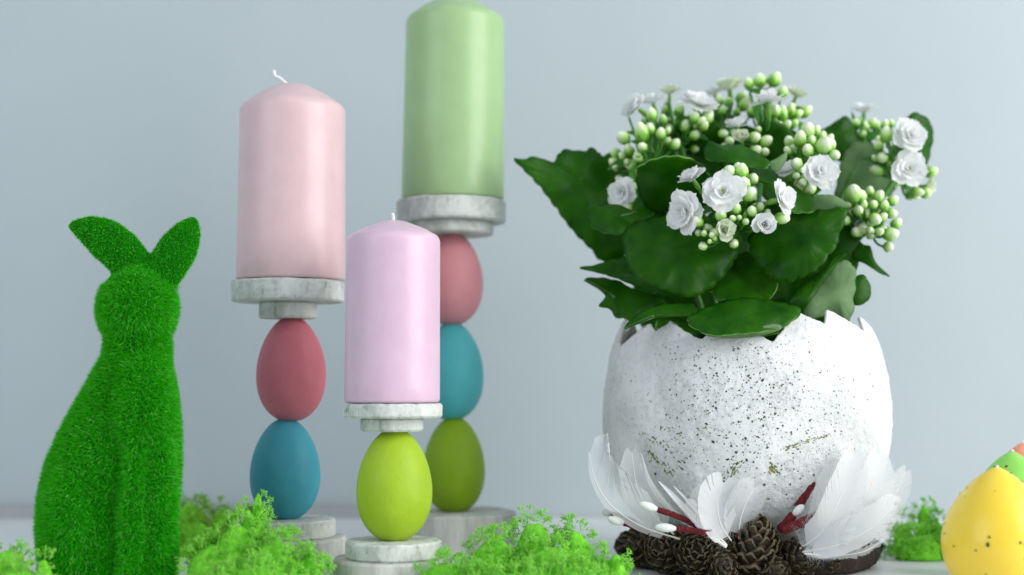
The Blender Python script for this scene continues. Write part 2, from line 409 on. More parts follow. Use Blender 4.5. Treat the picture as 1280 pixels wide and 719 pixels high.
# broken rim: (pixel x, pixel y) along the front, made up round the back
front = [(776, 426), (781, 433), (790, 418), (804, 405), (815, 414), (831, 401), (852, 413), (876, 425), (883, 417), (915, 421), (948, 419), (963, 428), (980, 408), (998, 391), (1010, 398), (1023, 405), (1031, 387), (1050, 402), (1066, 416), (1068, 396), (1080, 409), (1087, 420)]
rim = []
for x, y in front:
    s_ = max(-1, min(1, (x - PX) / 157.5)); a = math.asin(s_)
    dd = PD - S(157, PD) * 100 * math.cos(a)
    # true angle with perspective: use position at that depth
    p = P(x, y, dd); a = math.atan2(p.x - PCX, -(p.y - PCY)); rim.append((a, p.z))
rim.sort(); a0, a1 = rim[0][0], rim[-1][0]; rr_ = random.Random(3); a = a1; zmid = PZ(408); k = 0
back = []
while a + 0.16 < a0 + 2 * PI:
    a += rr_.uniform(.10, .16); k += 1
    if a < a0 + 2 * PI - 0.04: back.append((a, zmid + (0.007 if k % 2 else -0.006) * rr_.uniform(.3, 1.1)))
allr = rim + back; allr.append((rim[0][0] + 2 * PI, rim[0][1]))
RA = np.array([q[0] for q in allr]); RZ = np.array([q[1] for q in allr])
def rim_z(a):
    while a < RA[0]: a += 2 * PI
    while a > RA[0] + 2 * PI: a -= 2 * PI
    return float(np.interp(a + .006 * noise.noise(Vector((a * 30, 3, 0))), RA, RZ)) + .0006 * noise.noise(Vector((a * 22, 0, 5))) + .0007 * noise.noise(Vector((a * 70, 9, 5)))
def shell_pt(a, z, off=0.0):
    r = float(np.interp(z, PRZ, PRR))
    q = Vector((math.sin(a) * r, -math.cos(a) * r, z))
    rough = 0.5 + 0.5 * noise.noise(q * 35 + Vector((3, 1, 8)))
    dsp = 0.0017 * rough * rough * noise.noise(q * 240) + 0.0006 * rough * noise.noise(Vector((q.x * 900, q.y * 900, q.z * 420))) + 0.0005 * noise.noise(q * 90) + 0.0008 * noise.noise(q * 28)
    r = max(r + dsp * min(1, r / .03) + off, 0)
    return Vector((PCX + math.sin(a) * r, PCY - math.cos(a) * r, z))
planter = thing('egg_planter', (PCX, PCY, 0), 'white broken-eggshell planter with dark speckles on a bark base with feathers and cones', 'planter')

def shell_mat():
    m, nt, b = nodes('plaster_shell'); v = coords(nt)
    n = N(nt, 'ShaderNodeTexNoise', Scale=300.0, Detail=9.0, Roughness=0.7); nt.links.new(v, n.inputs['Vector'])
    n3 = N(nt, 'ShaderNodeTexNoise', Scale=26.0, Detail=3.0); nt.links.new(v, n3.inputs['Vector'])
    r3 = ramp(nt, [(0.42, (.12, .12, .12)), (0.6, (1, 1, 1))]); nt.links.new(n3.outputs['Fac'], r3.inputs[0])
    r = ramp(nt, [(0.30, (0.58, 0.60, 0.60)), (0.5, (0.74, 0.755, 0.76))]); nt.links.new(n.outputs['Fac'], r.inputs[0])
    nt.links.new(r.outputs[0], b.inputs['Base Color']); b.inputs['Roughness'].default_value = 0.7
    bp = N(nt, 'ShaderNodeBump', Distance=0.0022); nt.links.new(r3.outputs[0], bp.inputs['Strength']); nt.links.new(n.outputs['Fac'], bp.inputs['Height'])
    nt.links.new(bp.outputs[0], b.inputs['Normal']); return m
M_shell = shell_mat()
M_soil = noise_mat('potting_soil', (0.015, 0.01, 0.006), (0.06, 0.04, 0.025), scale=250, rough=1, bump=1, bscale=400)
M_speck = noise_mat('speckle_paint', (0.022, 0.026, 0.008), (0.10, 0.10, 0.02), scale=300, rough=0.5)
M_gold = noise_mat('olive_gold_paint', (0.06, 0.08, 0.005), (0.30, 0.30, 0.02), scale=400, rough=0.4)

NA, NV = 620, 150
V = []; Fc = []
for i in range(NA):
    a = 2 * PI * i / NA; zr = rim_z(a)
    for j in range(NV + 1):
        t = j / NV; z = ZB + (zr - ZB) * (t ** 1.25 if t < 1 else 1); V.append(shell_pt(a, z))
    zl = PZ(470)
    for z, off in ((zr - .0004, -.0016), (zr - .0012, -.0026), (zr * .7 + zl * .3, -.003), (zl, -.003)): V.append(shell_pt(a, z, off))
R_ = NV + 5
for i in range(NA):
    i2 = (i + 1) % NA
    for j in range(R_ - 1): Fc.append((i * R_ + j, i2 * R_ + j, i2 * R_ + j + 1, i * R_ + j + 1))
mk('shell', V, Fc, M_shell, planter, origin=(PCX, PCY, 0))
zs_ = PZ(446); V, Fc = lathe([(0, zs_ + .004), (.03, zs_ + .003), (.06, zs_ + .002), (float(np.interp(zs_, PRZ, PRR)) - .0025, zs_)], 48, PCX, PCY)
mk('soil', V, Fc, M_soil, planter)
# speckles
def spots(name, spec, mat, parent, surf):
    V = []; Fc = []
    for (a, z, r, st, ang) in spec:
        c = surf(a, z, 0.00022); ca = surf(a + 0.01, z, 0.00022) - surf(a - 0.01, z, 0.00022); cz = surf(a, z + .001, 0.00022) - surf(a, z - .001, 0.00022)
        ca.normalize(); cz.normalize(); nr = ca.cross(cz).normalized(); n = 8; b = len(V)
        V.append(tuple(c + nr * 0.00012)); rj = [random.uniform(.7, 1.25) for _ in range(n)]
        for k in range(n):
            q = 2 * PI * k / n; ex, ey = r * st * rj[k] * math.cos(q), r * rj[k] * math.sin(q)
            V.append(tuple(c + ca * (ex * math.cos(ang) - ey * math.sin(ang)) + cz * (ex * math.sin(ang) + ey * math.cos(ang)) - nr * 0.00006))
        for k in range(n): Fc.append((b, b + 1 + k, b + 1 + (k + 1) % n))
    o = mk(name, V, Fc, mat, parent); o['kind'] = 'stuff'; return o
def px_to_az(x, y):
    s_ = max(-.99, min(.99, (x - PX) / 177)); a = math.asin(s_); p = P(x, y, PD - S(176, PD) * 100 * math.cos(a))
    return math.atan2(p.x - PCX, -(p.y - PCY)), p.z
rs = random.Random(5); dark = []; gold = []
def ok(a, z): return ZB + .02 < z < rim_z(a) - .003
cents = [(905, 500, 52, 50, 260), (960, 475, 45, 40, 200), (985, 520, 40, 45, 150), (870, 470, 30, 40, 110), (930, 560, 50, 30, 160), (1040, 470, 40, 60, 60), (800, 490, 30, 50, 25), (830, 560, 30, 30, 70), (1060, 560, 30, 50, 25), (1010, 560, 30, 30, 40)]
for x, y, sx, sy, n in cents:
    for _ in range(int(n * 1.7)):
        a, z = px_to_az(rs.gauss(x, sx), rs.gauss(y, sy))
        if ok(a, z): dark.append((a, z, S(1, PD) * min(1.5, 0.24 + rs.expovariate(4.2)), rs.uniform(1, 1.5), rs.uniform(0, 3)))
for _ in range(120):                                     # round the back too
    a = rs.uniform(1.6, 4.7); z = rs.uniform(ZB + .03, zmid - .01); dark.append((a, z, S(1, PD) * (0.4 + rs.expovariate(2.5)), 1.2, rs.uniform(0, 3)))
for (x0, y0, x1, y1, n, sp, mx) in [(800, 560, 832, 598, 50, 3.2, 2.6), (806, 545, 856, 580, 36, 2.5, 2.2), (815, 535, 850, 541, 14, 2, 2.4), (782, 530, 800, 545, 18, 4, 2.2), (975, 562, 1026, 543, 70, 1.3, 2.1), (905, 600, 925, 578, 70, 4, 2.0), (966, 584, 970, 590, 34, 2.6, 2.8), (1038, 472, 1052, 497, 14, .6, 1.2), (870, 540, 905, 541, 10, 3, 2), (840, 582, 858, 600, 8, 1, 2), (1038, 470, 1040, 474, 3, .5, 2), (1051, 495, 1053, 498, 3, .5, 2.3), (764, 476, 794, 470, 8, 3, 2)]:
    ang = -math.atan2(y1 - y0, x1 - x0)
    for _ in range(n):
        u = rs.random(); a, z = px_to_az(x0 + (x1 - x0) * u + rs.gauss(0, sp), y0 + (y1 - y0) * u + rs.gauss(0, sp))
        if ok(a, z): (gold if rs.random() < .65 else dark).append((a, z, S(1, PD) * rs.uniform(.3, mx) * .42, rs.uniform(1, 2.8), ang))
spots('dark_speckle', dark, M_speck, planter, shell_pt); spots('gold_splatter', gold, M_gold, planter, shell_pt)

# bark base
M_bark = noise_mat('dark_bark', (0.006, 0.004, 0.003), (0.045, 0.028, 0.018), scale=160, rough=0.9, bump=1.0, bscale=220, stretch=(1, 1, .35), dist=.003)
V, Fc = lathe([(0, .0012), (.05, .0012), (.082, .0012), (.0855, .004), (.087, .009), (.086, .014), (.083, .018), (.05, .0195), (.036, .021), (0, .021)], 160, PCX, PCY,
              lambda a, z: 1 + .05 * noise.noise(Vector((math.cos(a) * 2, math.sin(a) * 2, 4))) + .035 * noise.noise(Vector((math.cos(a) * 12, math.sin(a) * 12, z * 120))))
mk('bark_base', V, Fc, M_bark, planter)

# pinecones
M_cone = noise_mat('pinecone_scale', (0.025, 0.019, 0.010), (0.15, 0.115, 0.062), scale=120, rough=0.75, bump=.5, bscale=500)
def scale_mesh():
    V = []; Fc = []; n = 5
    for k, th in enumerate((0.0007, -0.0007)):
        for i in range(5):
            u = i / 4; wv = 0.0042 * math.sin(PI * min(1, .18 + u * .72)) ** .8
            for j in range(n):
                s_ = j / (n - 1) * 2 - 1
                V.append((s_ * wv, u * .0105, th * (1 - .3 * u) + .0022 * u * u - 0.0012 * s_ * s_ * u + (0.0009 if u > .9 and k == 0 else 0)))
    for k in (0, 1):
        for i in range(4):
            for j in range(n - 1):
                q = (k * 25 + i * n + j, k * 25 + i * n + j + 1, k * 25 + (i + 1) * n + j + 1, k * 25 + (i + 1) * n + j)
                Fc.append(q if k == 0 else q[::-1])
    ring = [i * n for i in range(5)] + [20 + j for j in range(1, 5)] + [i * n + 4 for i in (3, 2, 1, 0)]
    for a, b in zip(ring[:-1], ring[1:]): Fc.append((a, b, b + 25, a + 25)[::-1])
    me = bpy.data.meshes.new('scale'); me.from_pydata(V, [], Fc); me.materials.append(M_cone)
    me.polygons.foreach_set('use_smooth', [True] * len(Fc)); me.update(); return me
SCALE = scale_mesh()
def pinecone(c, axis, length, rad, nsc=62, single=True):
    M = Matrix.Translation(c) @ frame(axis)
    prof = [(0, -length / 2), (rad * .35, -length * .45), (rad * .55, -length * .2), (rad * .5, length * .1), (rad * .25, length * .4), (0, length * .48)]
    V, Fc = lathe(prof, 16)
    V = [tuple(M @ Vector(v)) for v in V]
    core = mk('pinecone', V, Fc, M_cone, planter, origin=c)
    acc = []
    for i in range(nsc):
        t = (i + .5) / nsc; z = -length * .42 + length * .86 * t
        r = rad * .5 * math.sin(PI * min(.97, .2 + .78 * t)) ** .7 * (1 if t < .6 else 1 - (t - .6) * .5)
        ang = i * 2.39996; tilt = .25 + .95 * t
        L = rad / 0.0165 * (1.0 - .42 * t) * random.uniform(.9, 1.1)
        m = M @ Matrix.Translation((0, 0, z)) @ Matrix.Rotation(ang, 4, 'Z') @ Matrix.Translation((0, r * .75, 0)) @ Matrix.Rotation(tilt + random.uniform(-.1, .1), 4, 'X') @ Matrix.Scale(L, 4)
        if single: link_mesh('scale', SCALE, m, core)
        else: acc.append(m)
    if acc:
        bv = np.array([v.co for v in SCALE.vertices]); V = []; Fc = []
        for m in acc:
            b = len(V); V += [tuple(m @ Vector(v)) for v in bv]; Fc += [tuple(b + q for q in p.vertices) for p in SCALE.polygons]
        o = mk('scale_cluster', V, Fc, M_cone, core); o['kind'] = 'stuff'
def onbase(x, y, D): return P(x, y, D)
pinecone(P(940, 688, 87.6), (.12, -.62, .78), .044, .0225, 80)
pinecone(P(874, 690, 88.2), (-.25, -.95, .30), .028, .0180, 54)
pinecone(P(833, 686, 89.6), (-.45, -.85, .25), .028, .0175, 54)
pinecone(P(800, 683, 92.5), (-.85, -.4, .1), .028, .0165, 44, False)
pinecone(P(999, 696, 87.6), (.25, -.8, .5), .028, .0150, 48)
pinecone(P(1030, 702, 88.8), (.6, -.7, .3), .022, .0115, 36, False)
pinecone(P(905, 704, 86.8), (.0, -.8, -.2), .022, .0130, 36, False)
pinecone(P(970, 712, 86.6), (.2, -.9, .0), .020, .0110, 30, False)
pinecone(P(1082, 690, 99.0), (.9, .3, .3), .024, .0120, 36, False)
pinecone(P(931, 690, 104.0), (.1, .95, .3), .030, .0160, 44, False)

# red twigs with white tips
M_red = noise_mat('dark_red_twig', (0.06, 0.004, 0.006), (0.24, 0.014, 0.02), scale=500, rough=0.9, bump=1, bscale=900)
M_tip = noise_mat('white_tip', (0.74, 0.75, 0.73), (0.82, 0.83, 0.81), scale=200, rough=0.55, bump=.2, sss=.2)
def pick(pts, r=0.0018, white=True, wl=.0130, wr=.0027, mat=None):
    c = curve_pts([P(x, y, pts[-1][2] - .5 + .35 * (D_ - pts[-1][2])) for x, y, D_ in pts], 6)
    rad = [r * (1 + .25 * noise.noise(p * 400)) for p in c]
    V, Fc = tube(c, rad, 9); o = mk('red_twig', V, Fc, mat or M_red, planter)
    if white:
        d = (c[-1] - c[-3]).normalized(); M = Matrix.Translation(c[-1] - d * .001) @ frame(d)
        prof = [(0, 0)] + [(wr * math.sin(PI * (i / 10)) ** .6 * (0.85 + .25 * i / 10), wl * i / 10) for i in range(1, 10)] + [(0, wl)]
        V, Fc = lathe(prof, 16); mk('white_tip', [tuple(M @ Vector(v)) for v in V], Fc, M_tip, o)
pick([(872, 658, 86.6), (846, 645, 86.3), (822, 637, 86.2)])
pick([(890, 668, 86.2), (866, 663, 85.9), (846, 661, 85.9)], wl=.0145)
pick([(812, 664, 88), (790, 657, 87.6), (780, 654, 87.4)], wl=.012)
pick([(800, 655, 94), (775, 645, 94), (764, 642, 94)], r=.0018, wl=.007)
pick([(975, 663, 88.5), (985, 651, 87.7), (992, 644, 87.4)], r=.0026, wl=.010)
pick([(998, 634, 88.2), (1008, 616, 88), (1016, 602, 88.2)], r=.0028, white=False)
pick([(978, 664, 87.6), (998, 655, 87.2), (1021, 644, 87)], r=.0028, white=False)
pick([(985, 660, 87.4), (1000, 657, 87), (1022, 652, 86.8)], r=.002, white=False)
pick([(920, 672, 88), (930, 663, 87.6), (938, 655, 87.5)], r=.0024, white=False)
pick([(1090, 655, 93), (1105, 640, 93), (1114, 631, 93)], r=.0012, wl=.008, wr=.0036, mat=M_tip)
pick([(1085, 665, 93), (1098, 657, 92.5), (1108, 653, 92.4)], r=.0012, wl=.007, wr=.003, mat=M_tip)
pick([(1040, 668, 88.8), (1042, 662, 88.2), (1043, 657, 88)], r=.0012, wl=.007, wr=.003, mat=M_tip)
pick([(880, 660, 88.9), (872, 648, 88.6), (868, 640, 88.6)], r=.0012, wl=.010, wr=.0036, mat=M_tip)

# feathers
def feather_mat(name, alpha):
    m, nt, b = nodes(name)
    b.inputs['Base Color'].default_value = (0.86, 0.87, 0.88, 1); b.inputs['Roughness'].default_value = .6
    tr = nt.nodes.new('ShaderNodeBsdfTranslucent'); tr.inputs[0].default_value = (.86, .88, .9, 1)
    tp = nt.nodes.new('ShaderNodeBsdfTransparent')
    m1 = N(nt, 'ShaderNodeMixShader'); m1.inputs[0].default_value = .4
    m2 = N(nt, 'ShaderNodeMixShader'); m2.inputs[0].default_value = alpha
    L = nt.links
    L.new(b.outputs[0], m1.inputs[1]); L.new(tr.outputs[0], m1.inputs[2]); L.new(m1.outputs[0], m2.inputs[1]); L.new(tp.outputs[0], m2.inputs[2])
    L.new(m2.outputs[0], nt.nodes['Material Output'].inputs['Surface']); return m
M_fea = feather_mat('white_feather', .22); M_fea2 = feather_mat('thin_white_feather', .52); M_fea3 = feather_mat('folded_white_feather', .02); M_quill = noise_mat('feather_quill', (.7, .68, .66), (.8, .78, .77), scale=200, rough=.5)
def feather(ctrl, wl, wr, facing, mat=None, nb=110, cup=.15, seed=1, quill=.0006, down=18, rag=.05, fine=60, tipw=.5):
    """wl / wr: vane width in photo pixels left / right of the quill seen along its growth"""
    r = random.Random(seed); pts = curve_pts([P(*c) for c in ctrl], 14); n = len(pts); mat = mat or M_fea
    facing = Vector(facing).normalized(); Dm = ctrl[0][2]
    V, Fc = tube(pts, [quill * (1 - .8 * i / n) for i in range(n)], 6); q = mk('feather', V, Fc, M_quill, planter)
    def barb(u, side, L, lean, lift=0., curl=.35, m_=8):
        f = u * (n - 1); k = min(int(f), n - 2); p = pts[k].lerp(pts[k + 1], f - k); tg = (pts[k + 1] - pts[k]).normalized()
        sd = tg.cross(facing).normalized() * side; nr = tg.cross(sd) * side; out = [p]
        for j in range(m_):
            t = (j + 1) / m_; an = min(lean + t * curl, 1.55); d = sd * math.cos(an) + tg * math.sin(an) + nr * (-cup * 2 * t + lift * t); p = p + d.normalized() * (L / m_); out.append(p)
        return out, tg
    V = []; Fc = []
    for side, wpx in ((-1, wl), (1, wr)):
        W = S(wpx, Dm); prev = None; ed = 1.0
        for i in range(nb):
            u = .10 + .90 * i / (nb - 1)
            prof = math.sin(PI * min(.985, .10 + .88 * u)) ** tipw
            ed += (1 - ed) * .25 + r.gauss(0, rag * .5); cut = r.random() < .03
            b_, tg = barb(u, side, W * 1.12 * prof * ed, .45 + .45 * u, r.gauss(0, .012), .30)
            row = range(len(V), len(V) + len(b_)); V += [tuple(x) for x in b_]
            if prev is not None:
                for j in range(len(b_) - 1):
                    if cut and j > 3: continue
                    Fc.append((prev[j], prev[j + 1], row[j + 1], row[j]))
            prev = row
        for _ in range(fine + down):                          # loose single barbs: soft edge and downy foot
            dn = _ >= fine; u = r.uniform(.02, .30) if dn else r.uniform(.15, 1); L = W * (r.uniform(.6, 1.15) if dn else r.uniform(1.0, 1.32)) * (1 if dn else math.sin(PI * min(.985, .10 + .88 * u)) ** tipw)
            b_, tg = barb(u, side, L, (.45 + .45 * u) + r.gauss(0, .35 if dn else .13), r.gauss(0, .5 if dn else .06), .3 + r.gauss(0, .4 if dn else .05)); b = len(V)
            for j, x in enumerate(b_):
                o_ = tg * (.00007 * (1 - .7 * j / 8)); V += [tuple(x - o_), tuple(x + o_)]
            for j in range(8): Fc.append((b + 2 * j, b + 2 * j + 1, b + 2 * j + 3, b + 2 * j + 2))
    mk('vane', V, Fc, mat, q)
feather([(850, 674, 87.0), (802, 658, 86.6), (764, 632, 86.6), (744, 600, 87.0), (737, 566, 87.6)], 9, 66, (.1, -1, .1), M_fea2, seed=2, down=8, rag=.012, cup=.03)
feather([(842, 668, 88.4), (815, 642, 87.8), (796, 606, 87.8), (790, 566, 88.2)], 26, 24, (-.3, -1, .1), M_fea2, seed=14, rag=.015, fine=30)
feather([(880, 668, 86.8), (842, 640, 86.6), (815, 606, 86.8), (801, 566, 87.4)], 5, 5, (-.5, -1, .1), M_fea, seed=12, fine=10, tipw=.8, rag=.02)
feather([(908, 684, 85.6), (878, 662, 85.6), (848, 630, 86.0), (823, 602, 86.4)], 8, 8, (.55, -1, .5), M_fea3, seed=3, quill=.0011, cup=.4, tipw=.7)
feather([(908, 682, 86.0), (882, 654, 85.9), (860, 628, 86.2), (842, 608, 86.6)], 4, 5, (.6, -.8, .5), M_fea3, seed=4, quill=.0010, fine=20, tipw=.7)
feather([(914, 676, 86.4), (901, 656, 85.7), (897, 630, 85.7), (904, 604, 86.3)], 34, 36, (.1, -1, .3), M_fea, seed=5, cup=.25, rag=.012)
feather([(924, 674, 86.8), (925, 652, 86.2), (932, 630, 86.1), (943, 610, 86.5)], 30, 28, (.1, -1, .2), M_fea2, seed=6, cup=.2, rag=.012)
feather([(890, 672, 87.2), (880, 652, 86.7), (877, 630, 86.7), (884, 610, 87.0)], 20, 22, (.0, -1, .2), M_fea2, seed=16, cup=.2, rag=.012)
feather([(1000, 686, 86.4), (1028, 664, 85.6), (1050, 622, 86.0), (1066, 568, 87.0)], 34, 38, (.2, -1, .1), M_fea, seed=7, rag=.03, fine=420, down=90)
feather([(1003, 690, 86.0), (1042, 683, 85.3), (1086, 662, 85.9), (1118, 632, 86.9)], 38, 18, (.1, -1, .4), M_fea, seed=8, rag=.03, fine=420, down=110)
feather([(1040, 674, 87.0), (1070, 646, 86.8), (1088, 612, 87.2), (1098, 574, 88)], 36, 36, (.3, -1, .1), M_fea, seed=9, rag=.02, fine=420, down=90)
feather([(1060, 680, 88.2), (1092, 656, 88.4), (1116, 624, 89.2), (1132, 590, 90)], 28, 24, (.3, -1, .1), M_fea2, seed=10, rag=.05, fine=160)
feather([(1005, 692, 85.6), (1040, 695, 85.3), (1078, 690, 85.8), (1104, 676, 86.8)], 8, 8, (.0, -.8, .6), M_fea2, seed=11, down=160, rag=.3, fine=170)
feather([(1014, 680, 86.8), (1026, 650, 86.4), (1034, 618, 86.6), (1040, 586, 87.2)], 24, 28, (-.1, -1, .1), M_fea2, seed=13, rag=.02)

# ================================================================== kalanchoe
plant = thing('kalanchoe_plant', (PCX, PCY, zs_), 'kalanchoe plant with dark scalloped leaves and double white flowers', 'flowering plant')
def leaf_mats():
    out = []
    for nm, c1, c2, rough, vein in (('leaf_top', (0.006, 0.060, 0.001), (0.028, 0.135, 0.002), .40, (0.06, .22, .03)), ('leaf_under', (0.13, 0.24, 0.10), (0.20, 0.33, 0.15), .5, (.26, .38, .2))):
        m = noise_mat(nm, c1, c2, scale=55, rough=rough, bump=.25, bscale=160, trans=.30, tcol=(.18, .52, .004), spec=.20, dist=.0015); out.append(m)
    return out
M_leaf, M_leafu = leaf_mats()
M_leafe = noise_mat('leaf_edge', (.07, .24, .015), (.14, .36, .04), scale=200, rough=.4)
M_stem = noise_mat('green_stem', (0.03, 0.15, 0.01), (0.07, 0.26, 0.03), scale=150, rough=.4, sss=.1)
def leaf(base, tip, wpx, face, bend=0.1, fold=.15, teeth=6, seed=0, tw=0.0, mats=None, shape=(.75, .62), petiole=None):
    """base/tip: (x, y, D) in photo pixels; face: direction the upper side looks"""
    r = random.Random(seed); A, B = P(*base), P(*tip); ax = B - A; L = ax.length; ax.normalize(); wid = S(wpx, (base[2] + tip[2]) / 2) / 2
    fn = Vector(face); fn = (fn - ax * fn.dot(ax)).normalized(); sd = ax.cross(fn).normalized(); nu, nv = 48, 14; V = []; Fc = []; ph = r.uniform(0, 6)
    for i in range(nu + 1):
        u = i / nu
        base_w = max(0, math.sin(PI * u ** shape[0])) ** shape[1]
        lobe = abs(math.sin(PI * teeth * u + .3)) ** .6
        w_ = wid * base_w * (.88 + .15 * lobe) + .0004
        for j in range(nv + 1):
            s_ = j / nv * 2 - 1
            uu = u + (.035 * (lobe - .5) * abs(s_) if .1 < u < .97 else 0)
            p = A + ax * (L * uu) + sd * (s_ * w_)
            h = -bend * L * (uu ** 2) + fold * wid * base_w * (abs(s_) ** 1.4) + .05 * wid * math.sin(uu * 9 + ph + s_ * 2) * abs(s_) + tw * s_ * w_ * uu
            h += - .0012 * math.exp(-(s_ * 9) ** 2)
            V.append(tuple(p + fn * h))
    for i in range(nu):
        for j in range(nv): q = i * (nv + 1) + j; Fc.append((q, q + 1, q + nv + 2, q + nv + 1))
    o = mk('leaf', V, Fc, None, plant, mats=mats or [M_leaf, M_leafu, M_leafe])
    m = o.modifiers.new('thick', 'SOLIDIFY'); m.thickness = .0011; m.offset = -1; m.material_offset = 1; m.material_offset_rim = 2
    if petiole:
        c = curve_pts([P(*petiole), (P(*petiole) + A) / 2 + Vector((0, 0, .004)), A + ax * L * .1], 6); V, Fc = tube(c, .0016, 7); mk('petiole', V, Fc, M_stem, o)
def leaf_out(pts, D, tilt=(0, 0), bulge=.004, seed=0, under=False, rib=None, curl=.0):
    """leaf from its rim (photo pixels), at distance D, tilted by (cm per 100 px in x, in y), domed by bulge"""
    cx = sum(p[0] for p in pts) / len(pts); cy = sum(p[1] for p in pts) / len(pts); n = len(pts); rim_ = []
    for i in range(n):                                       # smooth between listed points
        p0, p1, p2, p3 = (pts[(i + k) % n] for k in (-1, 0, 1, 2))
        for k in range(8):
            t = k / 8
            rim_.append(tuple(.5 * (2 * p1[q] + (p2[q] - p0[q]) * t + (2 * p0[q] - 5 * p1[q] + 4 * p2[q] - p3[q]) * t * t + (-p0[q] + 3 * p1[q] - 3 * p2[q] + p3[q]) * t ** 3) for q in (0, 1)))
    per = sum(math.dist(rim_[i], rim_[i - 1]) for i in range(len(rim_))); nl = max(5, round(per / 17)); acc = 0; sc_ = []
    for i, q in enumerate(rim_):
        acc += math.dist(q, rim_[i - 1]) if i else 0
        lob = abs(math.sin(PI * nl * acc / per)) ** .7; k = math.hypot(q[0] - cx, q[1] - cy) + 1e-6; am = 1 + (lob - .6) * min(3.2, k * .06) / k
        sc_.append((cx + (q[0] - cx) * am, cy + (q[1] - cy) * am))
    rim_ = sc_
    m = len(rim_); V = []; Fc = []; NR = 9; ra = rib if rib is not None else random.Random(seed).uniform(0, 3)
    def pt(x, y, rho):
        dd = D + tilt[0] * (x - cx) / 100 + tilt[1] * (y - cy) / 100 - bulge * 100 * (1 - rho * rho) - curl * 100 * max(0, rho - .75) * 4
        dd += .35 * noise.noise(Vector((x / 26, y / 26, seed * 3.7))) + .12 * abs(((x - cx) * math.sin(ra) + (y - cy) * math.cos(ra)) / 40) * rho
        return tuple(P(x, y, dd))
    V.append(pt(cx, cy, 0))
    for j in range(1, NR + 1):
        rho = j / NR
        for (x, y) in rim_: V.append(pt(cx + (x - cx) * rho, cy + (y - cy) * rho, rho))
    for k in range(m): Fc.append((0, 1 + k, 1 + (k + 1) % m))
    for j in range(NR - 1):
        for k in range(m): a = 1 + j * m + k; b = 1 + j * m + (k + 1) % m; Fc.append((a, a + m, b + m, b))
    ar = sum(pts[i][0] * pts[(i + 1) % n][1] - pts[(i + 1) % n][0] * pts[i][1] for i in range(n))
    if ar > 0: Fc = [f[::-1] for f in Fc]                    # upper side towards the camera
    if under: Fc = [f[::-1] for f in Fc]
    o = mk('leaf', V, Fc, None, plant, mats=[M_leaf, M_leafu, M_leafe])
    md = o.modifiers.new('thick', 'SOLIDIFY'); md.thickness = .0011; md.offset = -1; md.material_offset = 1; md.material_offset_rim = 2
CEN = (925, 430, 96)
leaf_out([(641, 198), (653, 199), (669, 196), (692, 202), (698, 192), (707, 187), (729, 189), (738, 185), (749, 190), (753, 196), (765, 191), (800, 205), (812, 260), (795, 310), (755, 327), (738, 311), (718, 291), (696, 262), (673, 231), (653, 211)], 98, (1.5, 0), .004, 1)
leaf_out([(733, 257), (742, 255), (751, 258), (765, 255), (782, 259), (794, 266), (805, 260), (818, 265), (809, 273), (791, 280), (787, 289), (771, 293), (751, 289), (738, 278)], 93, (0, -4), .003, 2)
leaf_out([(780, 290), (785, 330), (800, 350), (830, 365), (866, 371), (898, 352), (918, 325), (925, 292), (900, 276), (860, 268), (815, 274)], 91.5, (0, -1.5), .004, 3)
leaf_out([(723, 335), (745, 331), (775, 322), (830, 318), (890, 335), (897, 350), (878, 365), (861, 371), (840, 369), (800, 360), (775, 350), (750, 342)], 92.5, (-1, -3), .004, 4)
leaf_out([(729, 349), (739, 355), (756, 370), (748, 383), (761, 386), (770, 397), (783, 399), (792, 405), (812, 390), (830, 372), (789, 360), (776, 352), (751, 347)], 93.5, (0, -2), .003, 5)
leaf_out([(780, 412), (788, 400), (798, 392), (823, 382), (866, 380), (868, 394), (840, 396), (815, 398), (797, 404)], 89, (0, -4), .003, 6)
leaf_out([(859, 402), (867, 391), (895, 380), (930, 372), (965, 376), (997, 384), (1000, 393), (980, 408), (958, 414), (923, 417), (895, 419), (876, 414)], 87.2, (0, -5), .004, 7, curl=.0015)
leaf_out([(880, 418), (900, 414), (940, 412), (972, 406), (975, 411), (950, 418), (920, 421)], 86.9, (0, 3), .001, 8, under=True)
leaf_out([(1049, 327), (1064, 331), (1069, 342), (1067, 353), (1068, 363), (1064, 374), (1067, 384), (1063, 395), (1058, 407), (1046, 397), (1030, 395), (1008, 400), (1002, 391), (1017, 369), (1033, 347)], 91.3, (1, 0), .003, 9, under=True)
leaf_out([(1050, 326), (1056, 318), (1047, 320), (1033, 331), (1002, 357), (985, 376), (990, 388), (999, 393), (1018, 369), (1034, 347)], 90.6, (-1, -1), .002, 10)
leaf_out([(1057, 258), (1058, 270), (1053, 285), (1048, 296), (1047, 306), (1036, 319), (1027, 331), (1002, 347), (980, 353), (961, 347), (945, 330), (935, 300), (950, 272), (975, 258), (1005, 250), (1035, 252)], 90, (-2, -1.5), .005, 11)
leaf_out([(1015, 246), (1030, 243), (1045, 246), (1057, 254), (1058, 259), (1048, 257), (1035, 260), (1022, 259)], 89.2, (0, 4), .001, 12, under=True)
leaf_out([(880, 192), (883, 182), (887, 176), (900, 181), (921, 181), (936, 185), (954, 196), (963, 204), (956, 210), (936, 208), (910, 204), (889, 201)], 90.5, (0, -5), .003, 13)
leaf_out([(925, 206), (945, 206), (961, 209), (977, 222), (994, 233), (1008, 242), (1018, 250), (1023, 261), (1001, 266), (985, 262), (972, 245), (955, 230), (935, 220)], 90.5, (2, -6), .003, 14)
leaf_out([(961, 205), (970, 200), (979, 194), (983, 192), (980, 203), (972, 214), (966, 213)], 90.4, (0, 0), .001, 15, under=True)
leaf_out([(1043, 250), (1048, 220), (1053, 198), (1067, 180), (1096, 182), (1112, 203), (1119, 218), (1119, 235), (1107, 248), (1080, 262), (1055, 262)], 100, (1, 0), .003, 16, under=True)
